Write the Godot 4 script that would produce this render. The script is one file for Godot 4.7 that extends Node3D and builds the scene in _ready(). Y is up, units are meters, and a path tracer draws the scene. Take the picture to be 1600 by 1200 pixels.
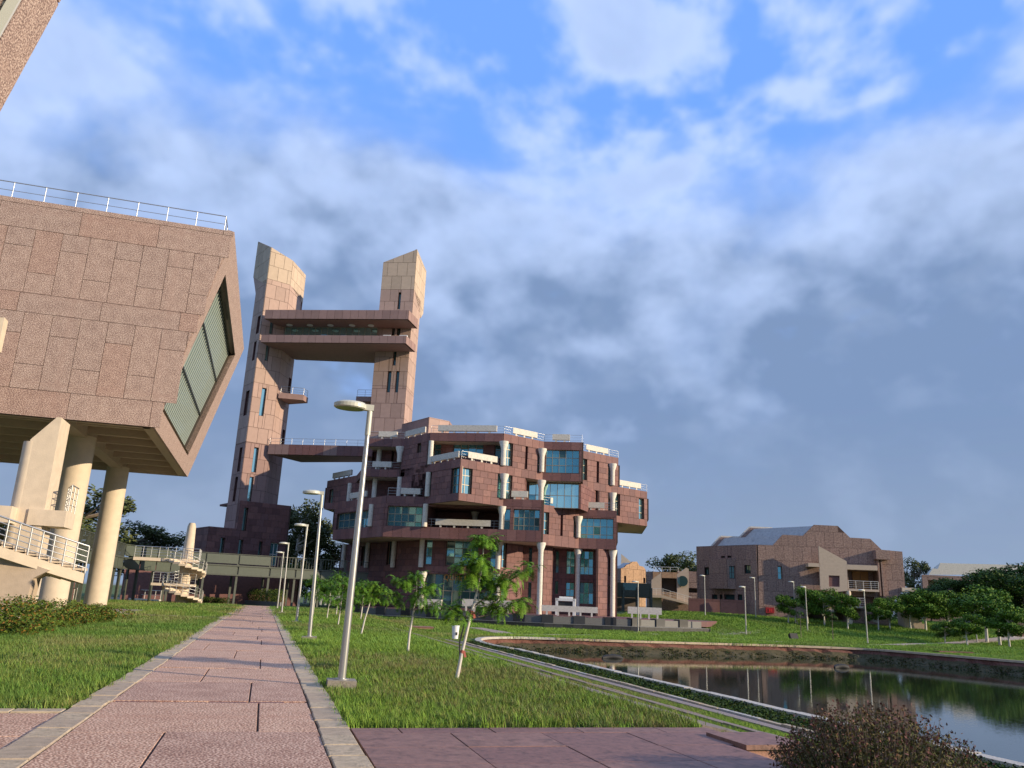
extends Node3D
# ---------------------------------------------------------------- camera model
const F := 1250.0
const EYE := 1.65
const SKY_EXPOSURE := 1.36
var SKY_SHIFT := Vector3(7.3, 2.2, 4.1)
var R := Basis(Vector3(0.956805, 0.041087, 0.287813), Vector3(-0.113477, 0.964218, 0.239597), Vector3(-0.26767, -0.261907, 0.927231))
var CAM := Vector3(0, EYE, 0)
var FW := Vector3(0.27735, 0, -0.96077)      # horizontal heading of the camera
var RT := Vector3(0.96077, 0, 0.27735)
# the campus grid is turned 22.5 degrees from the path
var GF := Vector3(0.92388, 0, 0.38268)       # along a front-facing wall, left to right
var GS := Vector3(0.38268, 0, -0.92388)      # straight back
var GR := Vector3(0.92388, 0, -0.38268)      # along a wall that faces right and front
var GL := Vector3(0.38268, 0, 0.92388)       # along a wall that faces left, towards the camera
var rng := RandomNumberGenerator.new()
var M := {}
var names := {}

func ray(px: float, py: float) -> Vector3: return R * Vector3(px - 800.0, 600.0 - py, -F)
func ph(px: float, py: float, d: float) -> Vector3:
	var v := ray(px, py); return CAM + v * (d / v.dot(FW))
func gy(px: float, py: float, y: float) -> Vector3:
	var v := ray(px, py); return CAM + v * ((y - EYE) / v.y)
func on_plane(px: float, py: float, o: Vector3, n: Vector3) -> Vector3:
	var v := ray(px, py); return CAM + v * ((o - CAM).dot(n) / v.dot(n))
func W(s: float, y: float, d: float) -> Vector3: return RT * s + FW * d + Vector3(0, y, 0)
func xz(p: Vector3) -> Vector2: return Vector2(p.x, p.z)

# ---------------------------------------------------------------- mesh builder
class MB:
	var v := PackedVector3Array()
	var n := PackedVector3Array()
	var c := PackedColorArray()
	var col := Color(1, 1, 1)
	var use_col := false
	func tri(a: Vector3, b: Vector3, d: Vector3) -> void:
		var nn := (d - a).cross(b - a).normalized()
		v.append(a); v.append(b); v.append(d)
		n.append(nn); n.append(nn); n.append(nn)
		if use_col:
			c.append(col); c.append(col); c.append(col)
	func quad(a: Vector3, b: Vector3, d: Vector3, e: Vector3) -> void:
		tri(a, b, d); tri(a, d, e)
	func tris(a: Vector3, b: Vector3, d: Vector3, na: Vector3, nb: Vector3, nd: Vector3) -> void:
		v.append(a); v.append(b); v.append(d)
		n.append(na); n.append(nb); n.append(nd)
		if use_col:
			c.append(col); c.append(col); c.append(col)
	# box spanned from corner o by three edge vectors
	func boxv(o: Vector3, x: Vector3, y: Vector3, z: Vector3) -> void:
		if x.cross(y).dot(z) < 0.0:
			o += x; x = -x
		var p := [o, o + x, o + x + y, o + y, o + z, o + x + z, o + x + y + z, o + y + z]
		quad(p[0], p[1], p[2], p[3]); quad(p[5], p[4], p[7], p[6])
		quad(p[4], p[0], p[3], p[7]); quad(p[1], p[5], p[6], p[2])
		quad(p[3], p[2], p[6], p[7]); quad(p[4], p[5], p[1], p[0])
	func box(ctr: Vector3, size: Vector3, b := Basis()) -> void:
		var x := b.x * size.x; var y := b.y * size.y; var z := b.z * size.z
		boxv(ctr - (x + y + z) * 0.5, x, y, z)
	func bar(a: Vector3, b: Vector3, w: float, h: float, up := Vector3.UP) -> void:
		var d := b - a
		var s := d.cross(up).normalized() * w
		var u := s.cross(d).normalized() * h
		boxv(a - s * 0.5 - u * 0.5, s, u, d)
	func tube(pts: PackedVector3Array, rad: PackedFloat32Array, seg := 10, cap := true) -> void:
		var rings := []
		var nr := []
		var ref := Vector3(0.31, 0.2, 0.93)
		for i in pts.size():
			var dd: Vector3 = (pts[mini(i + 1, pts.size() - 1)] - pts[maxi(i - 1, 0)]).normalized()
			if absf(dd.dot(ref)) > 0.95: ref = Vector3(0.9, 0.1, 0.3)
			var x := dd.cross(ref).normalized()
			var y := x.cross(dd).normalized()
			ref = y
			var ring := PackedVector3Array(); var rn := PackedVector3Array()
			for k in seg:
				var a := TAU * k / seg
				var q := x * cos(a) + y * sin(a)
				ring.append(pts[i] + q * rad[i]); rn.append(q)
			rings.append(ring); nr.append(rn)
		for i in pts.size() - 1:
			for k in seg:
				var k2 := (k + 1) % seg
				tris(rings[i][k], rings[i + 1][k2], rings[i + 1][k], nr[i][k], nr[i + 1][k2], nr[i + 1][k])
				tris(rings[i][k], rings[i][k2], rings[i + 1][k2], nr[i][k], nr[i][k2], nr[i + 1][k2])
		if cap:
			var l := pts.size() - 1
			for k in seg:
				var k2 := (k + 1) % seg
				tri(pts[0], rings[0][k2], rings[0][k])
				tri(pts[l], rings[l][k], rings[l][k2])
	func cyl(a: Vector3, b: Vector3, r0: float, r1: float, seg := 12) -> void:
		tube(PackedVector3Array([a, b]), PackedFloat32Array([r0, r1]), seg)
	# polygon in the frame (o, ux, uy), thickened along nrm (front face at +front, back at -back)
	func prism(poly: PackedVector2Array, o: Vector3, ux: Vector3, uy: Vector3, nrm: Vector3, front: float, back: float) -> void:
		var idx := Geometry2D.triangulate_polygon(poly)
		var a := PackedVector3Array(); var b := PackedVector3Array()
		for p in poly:
			var q := o + ux * p.x + uy * p.y
			a.append(q + nrm * front); b.append(q - nrm * back)
		for i in range(0, idx.size(), 3):
			var t0 := a[idx[i]]; var t1 := a[idx[i + 1]]; var t2 := a[idx[i + 2]]
			if (t2 - t0).cross(t1 - t0).dot(nrm) < 0.0: tri(t0, t2, t1)
			else: tri(t0, t1, t2)
			t0 = b[idx[i]]; t1 = b[idx[i + 1]]; t2 = b[idx[i + 2]]
			if (t2 - t0).cross(t1 - t0).dot(nrm) > 0.0: tri(t0, t2, t1)
			else: tri(t0, t1, t2)
		var ccw := Geometry2D.is_polygon_clockwise(poly)
		for i in poly.size():
			var j := (i + 1) % poly.size()
			if ccw == (ux.cross(uy).dot(nrm) > 0.0): quad(a[i], a[j], b[j], b[i])
			else: quad(a[j], a[i], b[i], b[j])
	func mesh() -> ArrayMesh:
		var arr := []
		arr.resize(Mesh.ARRAY_MAX)
		arr[Mesh.ARRAY_VERTEX] = v
		arr[Mesh.ARRAY_NORMAL] = n
		if use_col: arr[Mesh.ARRAY_COLOR] = c
		var m := ArrayMesh.new()
		m.add_surface_from_arrays(Mesh.PRIMITIVE_TRIANGLES, arr)
		return m

func numbered(called: String) -> String:
	if not names.has(called):
		names[called] = 0
		return called
	names[called] += 1
	return "%s_%03d" % [called, names[called]]
func inst(called: String, mesh: Mesh, m: Material, parent: Node) -> MeshInstance3D:
	var o := MeshInstance3D.new()
	o.mesh = mesh
	o.material_override = m
	if parent == self:
		o.name = numbered(called); add_child(o)
	else:
		o.name = called; parent.add_child(o, true)
	return o
func obj(called: String, mb: MB, m: Material, parent: Node) -> MeshInstance3D:
	if mb.v.is_empty(): return null
	return inst(called, mb.mesh(), m, parent)
func tag(o: Node, label: String, category: String, group := "") -> void:
	o.set_meta("label", label); o.set_meta("category", category)
	if group != "": o.set_meta("group", group)
func thing(called: String, label: String, category: String, group := "", at := Vector3.ZERO) -> Node3D:
	var o := Node3D.new()
	o.name = numbered(called); add_child(o); o.position = at
	tag(o, label, category, group)
	return o
func struct(called: String, mb: MB, m: Material) -> MeshInstance3D:
	var o := obj(called, mb, m, self)
	o.set_meta("kind", "structure")
	return o
func stuff(o: Node) -> void: o.set_meta("kind", "stuff")

# ---------------------------------------------------------------- textures and materials
func lin(r: float, g: float, b: float) -> Color: return Color(r, g, b).linear_to_srgb()
func noise_img(size: int, freq: float, oct: int, seed_: int, kind := FastNoiseLite.TYPE_SIMPLEX_SMOOTH) -> PackedByteArray:
	var fn := FastNoiseLite.new()
	fn.seed = seed_; fn.frequency = freq; fn.noise_type = kind
	fn.fractal_type = FastNoiseLite.FRACTAL_FBM if oct > 1 else FastNoiseLite.FRACTAL_NONE
	fn.fractal_octaves = oct
	var im := fn.get_seamless_image(size, size, false, false, 0.15)
	im.convert(Image.FORMAT_L8)
	return im.get_data()
# colour ramp over a mix of two noises: ramp is a list of linear colours spread evenly over 0..1
func ramp_tex(size: int, a: PackedByteArray, b: PackedByteArray, wb: float, ramp: Array, gain := 1.6) -> ImageTexture:
	var lut := PackedByteArray(); lut.resize(768)
	for i in 256:
		var t := clampf((i / 255.0 - 0.5) * gain + 0.5, 0, 0.9999) * (ramp.size() - 1)
		var k := int(t)
		var q: Color = (ramp[k] as Color).lerp(ramp[k + 1], t - k).linear_to_srgb()
		lut[i * 3] = int(q.r * 255); lut[i * 3 + 1] = int(q.g * 255); lut[i * 3 + 2] = int(q.b * 255)
	var out := PackedByteArray(); out.resize(size * size * 3)
	var wa := 1.0 - wb
	for i in size * size:
		var q := int(a[i] * wa + b[i] * wb) * 3
		var o := i * 3
		out[o] = lut[q]; out[o + 1] = lut[q + 1]; out[o + 2] = lut[q + 2]
	var img := Image.create_from_data(size, size, false, Image.FORMAT_RGB8, out)
	img.generate_mipmaps()
	return ImageTexture.create_from_image(img)
func bump_tex(size: int, a: PackedByteArray, strength: float) -> ImageTexture:
	var img := Image.create_from_data(size, size, false, Image.FORMAT_L8, a)
	img.convert(Image.FORMAT_RGBA8)
	img.bump_map_to_normal_map(strength)
	return ImageTexture.create_from_image(img)
func tri_mat(key: String, tex: Texture2D, tile: float, rough: float, tint := Color(1, 1, 1), nt: Texture2D = null, ns := 0.5) -> StandardMaterial3D:
	var m := StandardMaterial3D.new()
	m.albedo_color = tint
	m.albedo_texture = tex
	m.uv1_triplanar = true; m.uv1_world_triplanar = true
	m.uv1_scale = Vector3.ONE / tile
	m.roughness = rough
	if nt:
		m.normal_enabled = true; m.normal_texture = nt; m.normal_scale = ns
	M[key] = m
	return m
func plain(key: String, c: Color, rough: float, metal := 0.0) -> StandardMaterial3D:
	var m := StandardMaterial3D.new()
	m.albedo_color = c.linear_to_srgb(); m.roughness = rough; m.metallic = metal
	M[key] = m
	return m
func make_materials() -> void:
	var fine := noise_img(512, 0.09, 3, 11)
	var grain := noise_img(512, 0.28, 2, 12)
	var patch := noise_img(512, 0.012, 5, 13)
	var mid := noise_img(512, 0.035, 4, 14)
	var gran := noise_img(512, 0.16, 2, 15)
	var bump := bump_tex(512, grain, 2.0)
	var bumpf := bump_tex(512, fine, 2.5)
	# speckled washed granite of the raised blocks
	var gsp := ramp_tex(512, gran, patch, 0.12, [Color(.16, .105, .09), Color(.28, .185, .155), Color(.38, .26, .215), Color(.48, .345, .285), Color(.62, .49, .41)], 2.7)
	tri_mat("granite", gsp, 4.8, 0.85, Color(1, 1, 1), bump, 0.6)
	tri_mat("granite_pale", gsp, 4.8, 0.85, Color(.98, .985, .99), bump, 0.6)
	tri_mat("granite_red", gsp, 4.8, 0.85, Color(.99, .965, .955), bump, 0.6)
	tri_mat("path_aggregate", ramp_tex(512, grain, patch, 0.1, [Color(.2, .1, .068), Color(.45, .235, .155), Color(.62, .36, .245), Color(.88, .65, .48)], 3.0), 5.0, 0.9, Color(1, 1, 1), bump, 0.12)
	tri_mat("path_aggregate_dark", ramp_tex(512, grain, patch, 0.14, [Color(.17, .086, .063), Color(.38, .2, .14), Color(.53, .31, .225), Color(.77, .56, .43)], 3.0), 5.0, 0.9, Color(1, 1, 1), bump, 0.12)
	# stone: shared grey structure, tinted
	var g1 := ramp_tex(512, fine, patch, 0.6, [Color(.62, .62, .62), Color(.8, .8, .8), Color(.9, .9, .9), Color(1, 1, 1)], 1.8)
	var g2 := ramp_tex(512, mid, patch, 0.5, [Color(.5, .5, .5), Color(.75, .75, .75), Color(.9, .9, .9), Color(1, 1, 1)], 1.9)
	var g3 := ramp_tex(512, fine, patch, 0.75, [Color(.84, .84, .84), Color(.92, .92, .92), Color(1, 1, 1)], 1.5)
	var tones := [lin(.205, .092, .083), lin(.235, .107, .094), lin(.178, .083, .08), lin(.2, .095, .09), lin(.255, .124, .11)]
	for i in 5: tri_mat("sandstone_%d" % i, g1, 2.7, 0.72, tones[i], bumpf, 0.25)
	var red := [lin(.165, .07, .062), lin(.2, .09, .078), lin(.135, .058, .054), lin(.23, .105, .09), lin(.18, .085, .08)]
	for i in 5: tri_mat("base_stone_%d" % i, g1, 2.7, 0.72, red[i], bumpf, 0.25)
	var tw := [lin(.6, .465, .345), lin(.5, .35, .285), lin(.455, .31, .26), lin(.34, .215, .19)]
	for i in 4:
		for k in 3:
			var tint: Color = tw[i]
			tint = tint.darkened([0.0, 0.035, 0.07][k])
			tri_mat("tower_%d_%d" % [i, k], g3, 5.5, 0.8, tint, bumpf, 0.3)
	tri_mat("joint", g1, 2.0, 0.95, lin(.1, .06, .05))
	tri_mat("cream", g3, 4.0, 0.75, lin(.68, .56, .42), bumpf, 0.15)
	tri_mat("cream_wall", g3, 3.0, 0.8, lin(.56, .44, .33), bumpf, 0.2)
	tri_mat("white_concrete", g1, 2.2, 0.7, lin(.72, .67, .58))
	tri_mat("column_white", g1, 2.2, 0.7, lin(.76, .71, .61))
	tri_mat("soffit", g3, 3.0, 0.9, lin(.56, .44, .33))
	tri_mat("room_wall", g1, 2.0, 0.9, lin(.32, .25, .2))
	tri_mat("green_steel", g1, 3.0, 0.55, lin(.085, .095, .075))
	tri_mat("green_panel", g3, 3.0, 0.5, lin(.095, .11, .085))
	tri_mat("kerb", g2, 1.7, 0.85, lin(.55, .435, .3), bumpf, 0.4)
	tri_mat("kerb_b", g1, 1.3, 0.85, lin(.49, .38, .27), bumpf, 0.4)
	tri_mat("kerb_white", g2, 1.1, 0.85, lin(.56, .51, .44), bumpf, 0.5)
	for i in 3: tri_mat("terrace_%d" % i, g2, [2.3, 1.7, 3.1][i], 0.62, [lin(.285, .148, .116), lin(.262, .132, .106), lin(.305, .162, .125)][i], bumpf, 0.2)
	tri_mat("terrace_joint", g1, 1.0, 0.9, lin(.34, .24, .2))
	tri_mat("terrace_face", g2, 1.2, 0.8, lin(.42, .22, .165), bumpf, 0.4)
	tri_mat("path_grey", g2, 1.6, 0.9, lin(.23, .185, .165), bumpf, 0.5)
	tri_mat("path_pale", g2, 2.6, 0.9, lin(.42, .33, .27), bumpf, 0.4)
	tri_mat("gravel", ramp_tex(512, grain, fine, 0.4, [Color(.08, .065, .07), Color(.2, .165, .17), Color(.36, .31, .31)], 2.2), 1.2, 0.95, Color(1, 1, 1), bump, 0.8)
	for i in 3: tri_mat("black_granite_%d" % i, g1, 1.5, 0.35, [lin(.028, .029, .032), lin(.04, .041, .045), lin(.022, .022, .025)][i])
	tri_mat("grey_granite", g2, 1.1, 0.5, lin(.135, .135, .13))
	tri_mat("ochre", g2, 5.0, 0.85, lin(.47, .285, .165), bumpf, 0.3)
	tri_mat("brown_wall", ramp_tex(512, grain, mid, 0.5, [Color(.14, .088, .074), Color(.29, .19, .155), Color(.43, .305, .25)], 2.0), 5.0, 0.9, Color(1, 1, 1), bump, 0.6)
	tri_mat("brown_wall_b", ramp_tex(512, grain, mid, 0.5, [Color(.125, .08, .068), Color(.265, .172, .142), Color(.4, .28, .23)], 2.0), 5.0, 0.9, Color(1, 1, 1), bump, 0.6)
	tri_mat("roof_sheet", g2, 4.0, 0.5, lin(.42, .42, .4))
	tri_mat("concrete", g2, 0.7, 0.9, lin(.33, .29, .24), bumpf, 0.8)
	tri_mat("earth", ramp_tex(512, mid, grain, 0.4, [Color(.05, .022, .018), Color(.15, .062, .046), Color(.27, .13, .098)], 2.0), 2.3, 0.95, Color(1, 1, 1), bump, 1.0)
	tri_mat("bank", ramp_tex(512, mid, grain, 0.35, [Color(.022, .026, .01), Color(.062, .055, .022), Color(.13, .085, .04)], 2.2), 2.6, 0.95, Color(1, 1, 1), bump, 1.0)
	tri_mat("lawn", ramp_tex(512, mid, grain, 0.35, [Color(.035, .045, .014), Color(.055, .085, .018), Color(.085, .145, .025), Color(.12, .16, .045)], 2.0), 4.3, 0.95, Color(1, 1, 1), bump, 1.0)
	tri_mat("bark", ramp_tex(512, fine, mid, 0.3, [Color(.08, .055, .04), Color(.2, .15, .11), Color(.36, .3, .24)], 2.0), 0.4, 0.95)
	tri_mat("bark_white", ramp_tex(512, fine, mid, 0.4, [Color(.34, .28, .22), Color(.62, .58, .52), Color(.74, .71, .66)], 1.8), 0.5, 0.95)
	plain("steel", Color(.55, .55, .54), 0.38, 0.85)
	plain("pole", Color(.5, .49, .46), 0.33, 0.7)
	plain("rail_white", Color(.6, .58, .53), 0.5, 0.2)
	plain("fin", Color(.3, .33, .29), 0.5, 0.1)
	plain("lamp_head", Color(.52, .52, .45), 0.45, 0.1)
	plain("lamp_lens", Color(.16, .17, .07), 0.3)
	plain("frame", Color(.33, .28, .2), 0.5, 0.3)
	plain("bronze", Color(.075, .06, .045), 0.4, 0.3)
	plain("frame_dark", Color(.03, .03, .03), 0.5)
	plain("wood_door", Color(.42, .2, .06), 0.6)
	plain("red_paint", Color(.32, .015, .02), 0.5)
	plain("red_bright", Color(.6, .03, .03), 0.5)
	plain("sign_orange", Color(.55, .22, .03), 0.5)
	plain("rubber", Color(.012, .012, .013), 0.7)
	plain("car_white", Color(.7, .7, .7), 0.25)
	plain("cloth_red", Color(.42, .12, .09), 0.9)
	plain("white_plastic", Color(.72, .72, .7), 0.4)
	for k in ["glass", "glass_bright", "glass_dark", "glass_pale"]:  # glass_bright: brighter tint for windows on lit sides, light put into the colour
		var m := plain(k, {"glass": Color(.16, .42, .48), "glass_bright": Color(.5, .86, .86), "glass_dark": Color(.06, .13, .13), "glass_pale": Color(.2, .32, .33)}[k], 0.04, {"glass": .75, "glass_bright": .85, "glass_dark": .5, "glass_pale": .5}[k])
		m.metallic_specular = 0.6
	var w := plain("water", Color(.022, .028, .016), 0.02)
	w.metallic_specular = 1.0
	w.uv1_triplanar = true; w.uv1_world_triplanar = true; w.uv1_scale = Vector3(1.0 / 5.0, 1, 1.0 / 5.0)
	w.normal_enabled = true; w.normal_texture = bump_tex(512, noise_img(512, 0.035, 3, 21), 1.2); w.normal_scale = 0.07
	# foliage, coloured by vertex or instance
	for k in ["leaf", "grass"]:
		var m := StandardMaterial3D.new()
		m.vertex_color_use_as_albedo = true
		m.roughness = 0.6 if k == "leaf" else 0.75
		m.cull_mode = BaseMaterial3D.CULL_DISABLED
		m.backlight_enabled = true
		m.backlight = Color(.1, .14, .02)
		m.metallic_specular = 0.22
		M[k] = m

# ---------------------------------------------------------------- sky
func make_sky() -> Sky:
	var w := 2048
	var h := 1024
	var n1 := FastNoiseLite.new(); n1.seed = 5; n1.frequency = 1.0; n1.fractal_octaves = 7; n1.fractal_gain = 0.52
	n1.noise_type = FastNoiseLite.TYPE_SIMPLEX_SMOOTH; n1.fractal_type = FastNoiseLite.FRACTAL_FBM
	var n2 := FastNoiseLite.new(); n2.seed = 9; n2.frequency = 1.0; n2.fractal_octaves = 3
	n2.noise_type = FastNoiseLite.TYPE_SIMPLEX_SMOOTH; n2.fractal_type = FastNoiseLite.FRACTAL_FBM
	var buf := PackedByteArray(); buf.resize(w * h * 3)
	var k := 1.0 / SKY_EXPOSURE
	var blue_top := Color(.16, .355, .88) * k
	var blue_low := Color(.30, .46, .80) * k
	var grey := Color(.185, .275, .46) * k
	var grey_low := Color(.25, .33, .475) * k
	var white := Color(.56, .68, .93) * k
	for j in h:
		var el := PI * 0.5 - PI * (j + 0.5) / h
		var se := sin(el); var ce := cos(el)
		for i in w:
			var o := (j * w + i) * 3
			var c: Color
			if el > -0.02:
				var az := TAU * ((i + 0.5) / w - 0.5)      # the middle column looks along -Z
				var p := Vector3(sin(az) * ce, se * 1.5, cos(az) * ce)
				var big := n2.get_noise_3dv(p * 1.3 + Vector3(3.1, 0.4, 7.7))
				var puff := n1.get_noise_3dv(p * 4.4 + SKY_SHIFT + Vector3.ONE * big * 0.4)
				var wisp := n1.get_noise_3dv(p * 11.0 + Vector3(4, 9, 2))
				var bank := 1.0 - smoothstep(0.2, 0.56, se + 0.14 * big + 0.2 * puff + 0.1 * wisp)
				var cover := smoothstep(-0.3, 0.3, puff * 1.15 + wisp * 0.36 + 0.15 * big + 0.0 + bank * 0.9)
				var lump := n1.get_noise_3dv(p * 6.5 + Vector3(20, 5, 0))
				var shade := clampf(bank * 1.1 + smoothstep(0.05, 0.5, puff) * 0.25, 0, 1)
				shade *= 1.0 - 0.24 * smoothstep(-0.15, 0.55, lump) * (0.45 + 0.55 * smoothstep(0.1, 0.5, se))
				var blue := blue_top.lerp(blue_low, 1.0 - smoothstep(0.05, 0.6, se))
				var g := grey.lerp(grey_low, 1.0 - smoothstep(0.02, 0.26, se))
				c = blue.lerp(white.lerp(g, shade), cover * (0.76 + 0.24 * bank))
			else:
				c = Color(.12, .12, .09)
			c = c.linear_to_srgb()
			buf[o] = int(clampf(c.r, 0, 1) * 255); buf[o + 1] = int(clampf(c.g, 0, 1) * 255); buf[o + 2] = int(clampf(c.b, 0, 1) * 255)
	var img := Image.create_from_data(w, h, false, Image.FORMAT_RGB8, buf)
	var pm := PanoramaSkyMaterial.new()
	pm.panorama = ImageTexture.create_from_image(img)
	var sk := Sky.new(); sk.sky_material = pm
	return sk

# ---------------------------------------------------------------- scene
func _ready() -> void:
	rng.seed = 20240
	var cam := Camera3D.new()
	cam.name = "camera"
	cam.transform = Transform3D(R, CAM)
	cam.fov = rad_to_deg(2.0 * atan(600.0 / F))
	cam.near = 0.1; cam.far = 3000.0
	add_child(cam); cam.current = true
	var env := Environment.new()
	env.background_mode = Environment.BG_SKY
	env.sky = make_sky()
	env.background_energy_multiplier = 1.0
	env.tonemap_mode = Environment.TONE_MAPPER_LINEAR
	env.tonemap_exposure = 1.6
	env.sdfgi_enabled = true; env.ssao_enabled = true; env.ssil_enabled = true
	var we := WorldEnvironment.new(); we.name = "environment"; we.environment = env
	add_child(we)
	var sun := DirectionalLight3D.new()
	sun.name = "sun"
	var el := deg_to_rad(16.5)
	var az := deg_to_rad(55.5)                # from +Z towards +X, read from the lamp shadow on the path
	var to_sun := Vector3(sin(az) * cos(el), sin(el), cos(az) * cos(el))
	sun.look_at_from_position(to_sun * 100.0, Vector3.ZERO, Vector3.UP)
	sun.light_energy = 1.15
	sun.light_color = Color(1.0, 0.92, 0.79)
	sun.light_angular_distance = 0.5
	sun.shadow_enabled = true
	add_child(sun)
	make_materials()
	build_terrain()
	build_path()
	build_raised_block()
	build_near_block()
	build_stair()
	build_tower()
	build_office()
	build_walkway()
	build_spiral_stair()
	build_right_house()
	build_far_houses()
	build_pool_terrace()
	build_lamps()
	build_small_things()
	build_plants()
	build_grass()

# ---------------------------------------------------------------- ground
var POND := PackedVector2Array()
func hx(x: float) -> float: return clampf((x - 6.5) / 6.0, 0.0, 1.0)
func height(x: float, z: float) -> float:
	var f := hx(x)
	var rise := (1.0 + 1.2 * smoothstep(35.0, 60.0, x)) * smoothstep(78.0, 104.0, -z)
	# the ground drops beside the outer corner of the terrace
	var drop := 0.34 * smoothstep(5.92, 6.25, x) * (1.0 - smoothstep(7.0, 8.6, x)) * smoothstep(-10.9, -9.7, z)
	return -0.05 - 1.05 * f + f * rise - drop
func hit(px: float, py: float) -> Vector3:
	var v := ray(px, py)
	v /= Vector2(v.x, v.z).length()
	var t := 3.0
	while t < 400.0:
		var p := CAM + v * t
		if p.y < height(p.x, p.z): return p
		t += 0.02 + t * 0.0006
	return CAM + v * 400.0
func at_ground(x: float, z: float) -> Vector3: return Vector3(x, height(x, z), z)
func lines(segs: Array) -> PackedFloat32Array:
	var out := PackedFloat32Array()
	for s in segs:
		var t: float = s[0]
		while t < s[1] - 0.001:
			out.append(t); t += s[2]
	return out
func build_terrain() -> void:
	var ctrl := [Vector2(64, 8), Vector2(14.5, 8), Vector2(14.5, -20), Vector2(14.5, -40), Vector2(14.3, -47), Vector2(14.0, -50.7), Vector2(14.5, -56), Vector2(16.3, -60.4), Vector2(19.6, -62.6), Vector2(24.1, -62.3), Vector2(29.4, -61.8), Vector2(41.6, -62.2), Vector2(45.2, -61.9), Vector2(50.4, -60.1), Vector2(51.9, -55.7), Vector2(53.3, -47.9), Vector2(60, -20)]
	var cv := Curve2D.new()
	for i in ctrl.size() + 1:
		var p: Vector2 = ctrl[i % ctrl.size()]
		var a: Vector2 = ctrl[(i - 1 + ctrl.size()) % ctrl.size()]
		var b: Vector2 = ctrl[(i + 1) % ctrl.size()]
		var t := (b - a).normalized()
		var k := 0.0 if (i % ctrl.size()) < 2 else 0.3
		cv.add_point(p, -t * k * p.distance_to(a), t * k * p.distance_to(b))
	cv.bake_interval = 0.9
	POND = cv.get_baked_points()
	if POND[0].distance_to(POND[POND.size() - 1]) < 0.2: POND.remove_at(POND.size() - 1)
	# the ground, one sheet with the pond cut out
	var xs := lines([[-1500, -300, 300], [-300, -100, 50], [-100, -20, 8], [-20, 6, 2], [6, 15, 0.5], [15, 60, 1.5], [60, 120, 5], [120, 300, 45], [300, 1800, 300]])
	var zs := lines([[-1800, -300, 300], [-300, -130, 34], [-130, -66, 2], [-66, 10, 1.5], [10, 100, 15], [100, 700, 200]])
	var mb := MB.new()
	var bb := Rect2(13, -64, 55, 75)
	for i in xs.size() - 1:
		for j in zs.size() - 1:
			var r := Rect2(xs[i], zs[j], xs[i + 1] - xs[i], zs[j + 1] - zs[j])
			if not r.intersects(bb):
				var a := at_ground(xs[i], zs[j]); var b := at_ground(xs[i + 1], zs[j])
				var c := at_ground(xs[i + 1], zs[j + 1]); var d := at_ground(xs[i], zs[j + 1])
				mb.tri(a, b, c); mb.tri(a, c, d)
			else:
				var cell := PackedVector2Array([r.position, r.position + Vector2(r.size.x, 0), r.end, r.position + Vector2(0, r.size.y)])
				for poly in Geometry2D.clip_polygons(cell, POND):
					var idx := Geometry2D.triangulate_polygon(poly)
					for k in range(0, idx.size(), 3):
						var p0: Vector2 = poly[idx[k]]; var p1: Vector2 = poly[idx[k + 1]]; var p2: Vector2 = poly[idx[k + 2]]
						if (p1 - p0).cross(p2 - p0) < 0.0:
							var q := p1; p1 = p2; p2 = q
						mb.tri(at_ground(p0.x, p0.y), at_ground(p1.x, p1.y), at_ground(p2.x, p2.y))
	struct("ground", mb, M.lawn)
	# banks of the pond
	var n := POND.size()
	var area := 0.0
	for i in n: area += POND[i].cross(POND[(i + 1) % n])
	var sgn := 1.0 if area > 0.0 else -1.0
	var earth := MB.new(); var bank := MB.new()
	var rows := []
	for i in n:
		var t := (POND[(i + 1) % n] - POND[(i - 1 + n) % n]).normalized()
		var inw := Vector2(-t.y, t.x) * sgn
		var row := []
		var offs := [0.0, 0.1, 0.4, 1.1, 2.4]
		var hs := [0.0, -0.36, -0.55, -0.9, -1.9]
		var y0 := height(POND[i].x, POND[i].y)
		for k in 5:
			var j := 0.0 if k == 0 else rng.randf_range(-0.12, 0.12)
			var q: Vector2 = POND[i] + inw * (float(offs[k]) + j)
			row.append(Vector3(q.x, y0 + float(hs[k]) + j * 0.6, q.y))
		rows.append(row)
	for i in n:
		var a: Array = rows[i]; var b: Array = rows[(i + 1) % n]
		earth.quad(a[0], b[0], b[1], a[1])
		for k in range(1, 4): bank.quad(a[k], b[k], b[k + 1], a[k + 1])
	struct("pond_edge", earth, M.earth)
	struct("pond_bank", bank, M.bank)
	var wt := MB.new()
	wt.quad(Vector3(10, -1.95, 8), Vector3(10, -1.95, -66), Vector3(70, -1.95, -66), Vector3(70, -1.95, 8))
	struct("pond_water", wt, M.water)
	var bed := MB.new()
	bed.quad(Vector3(10, -3.3, 8), Vector3(10, -3.3, -66), Vector3(70, -3.3, -66), Vector3(70, -3.3, 8))
	struct("pond_bed", bed, M.bank)
	# kerb stones round the pond: whitewashed blocks on the near side, a thin lip on the far side
	var kerb := Node3D.new(); kerb.name = "pond_kerb"; add_child(kerb); kerb.set_meta("kind", "structure")
	var z := -3.0
	var k1 := MB.new(); k1.box(Vector3(0, 0.0, 0), Vector3(0.34, 0.24, 1.18))
	var kmesh := k1.mesh()
	while z > -47.0:
		var o := inst("kerb_stone", kmesh, M.kerb_white, kerb)
		o.position = Vector3(14.45 + rng.randf_range(-.02, .02), -1.1 + rng.randf_range(-.012, .012), z)
		o.rotation.y = rng.randf_range(-.012, .012)
		z -= 1.2
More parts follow.
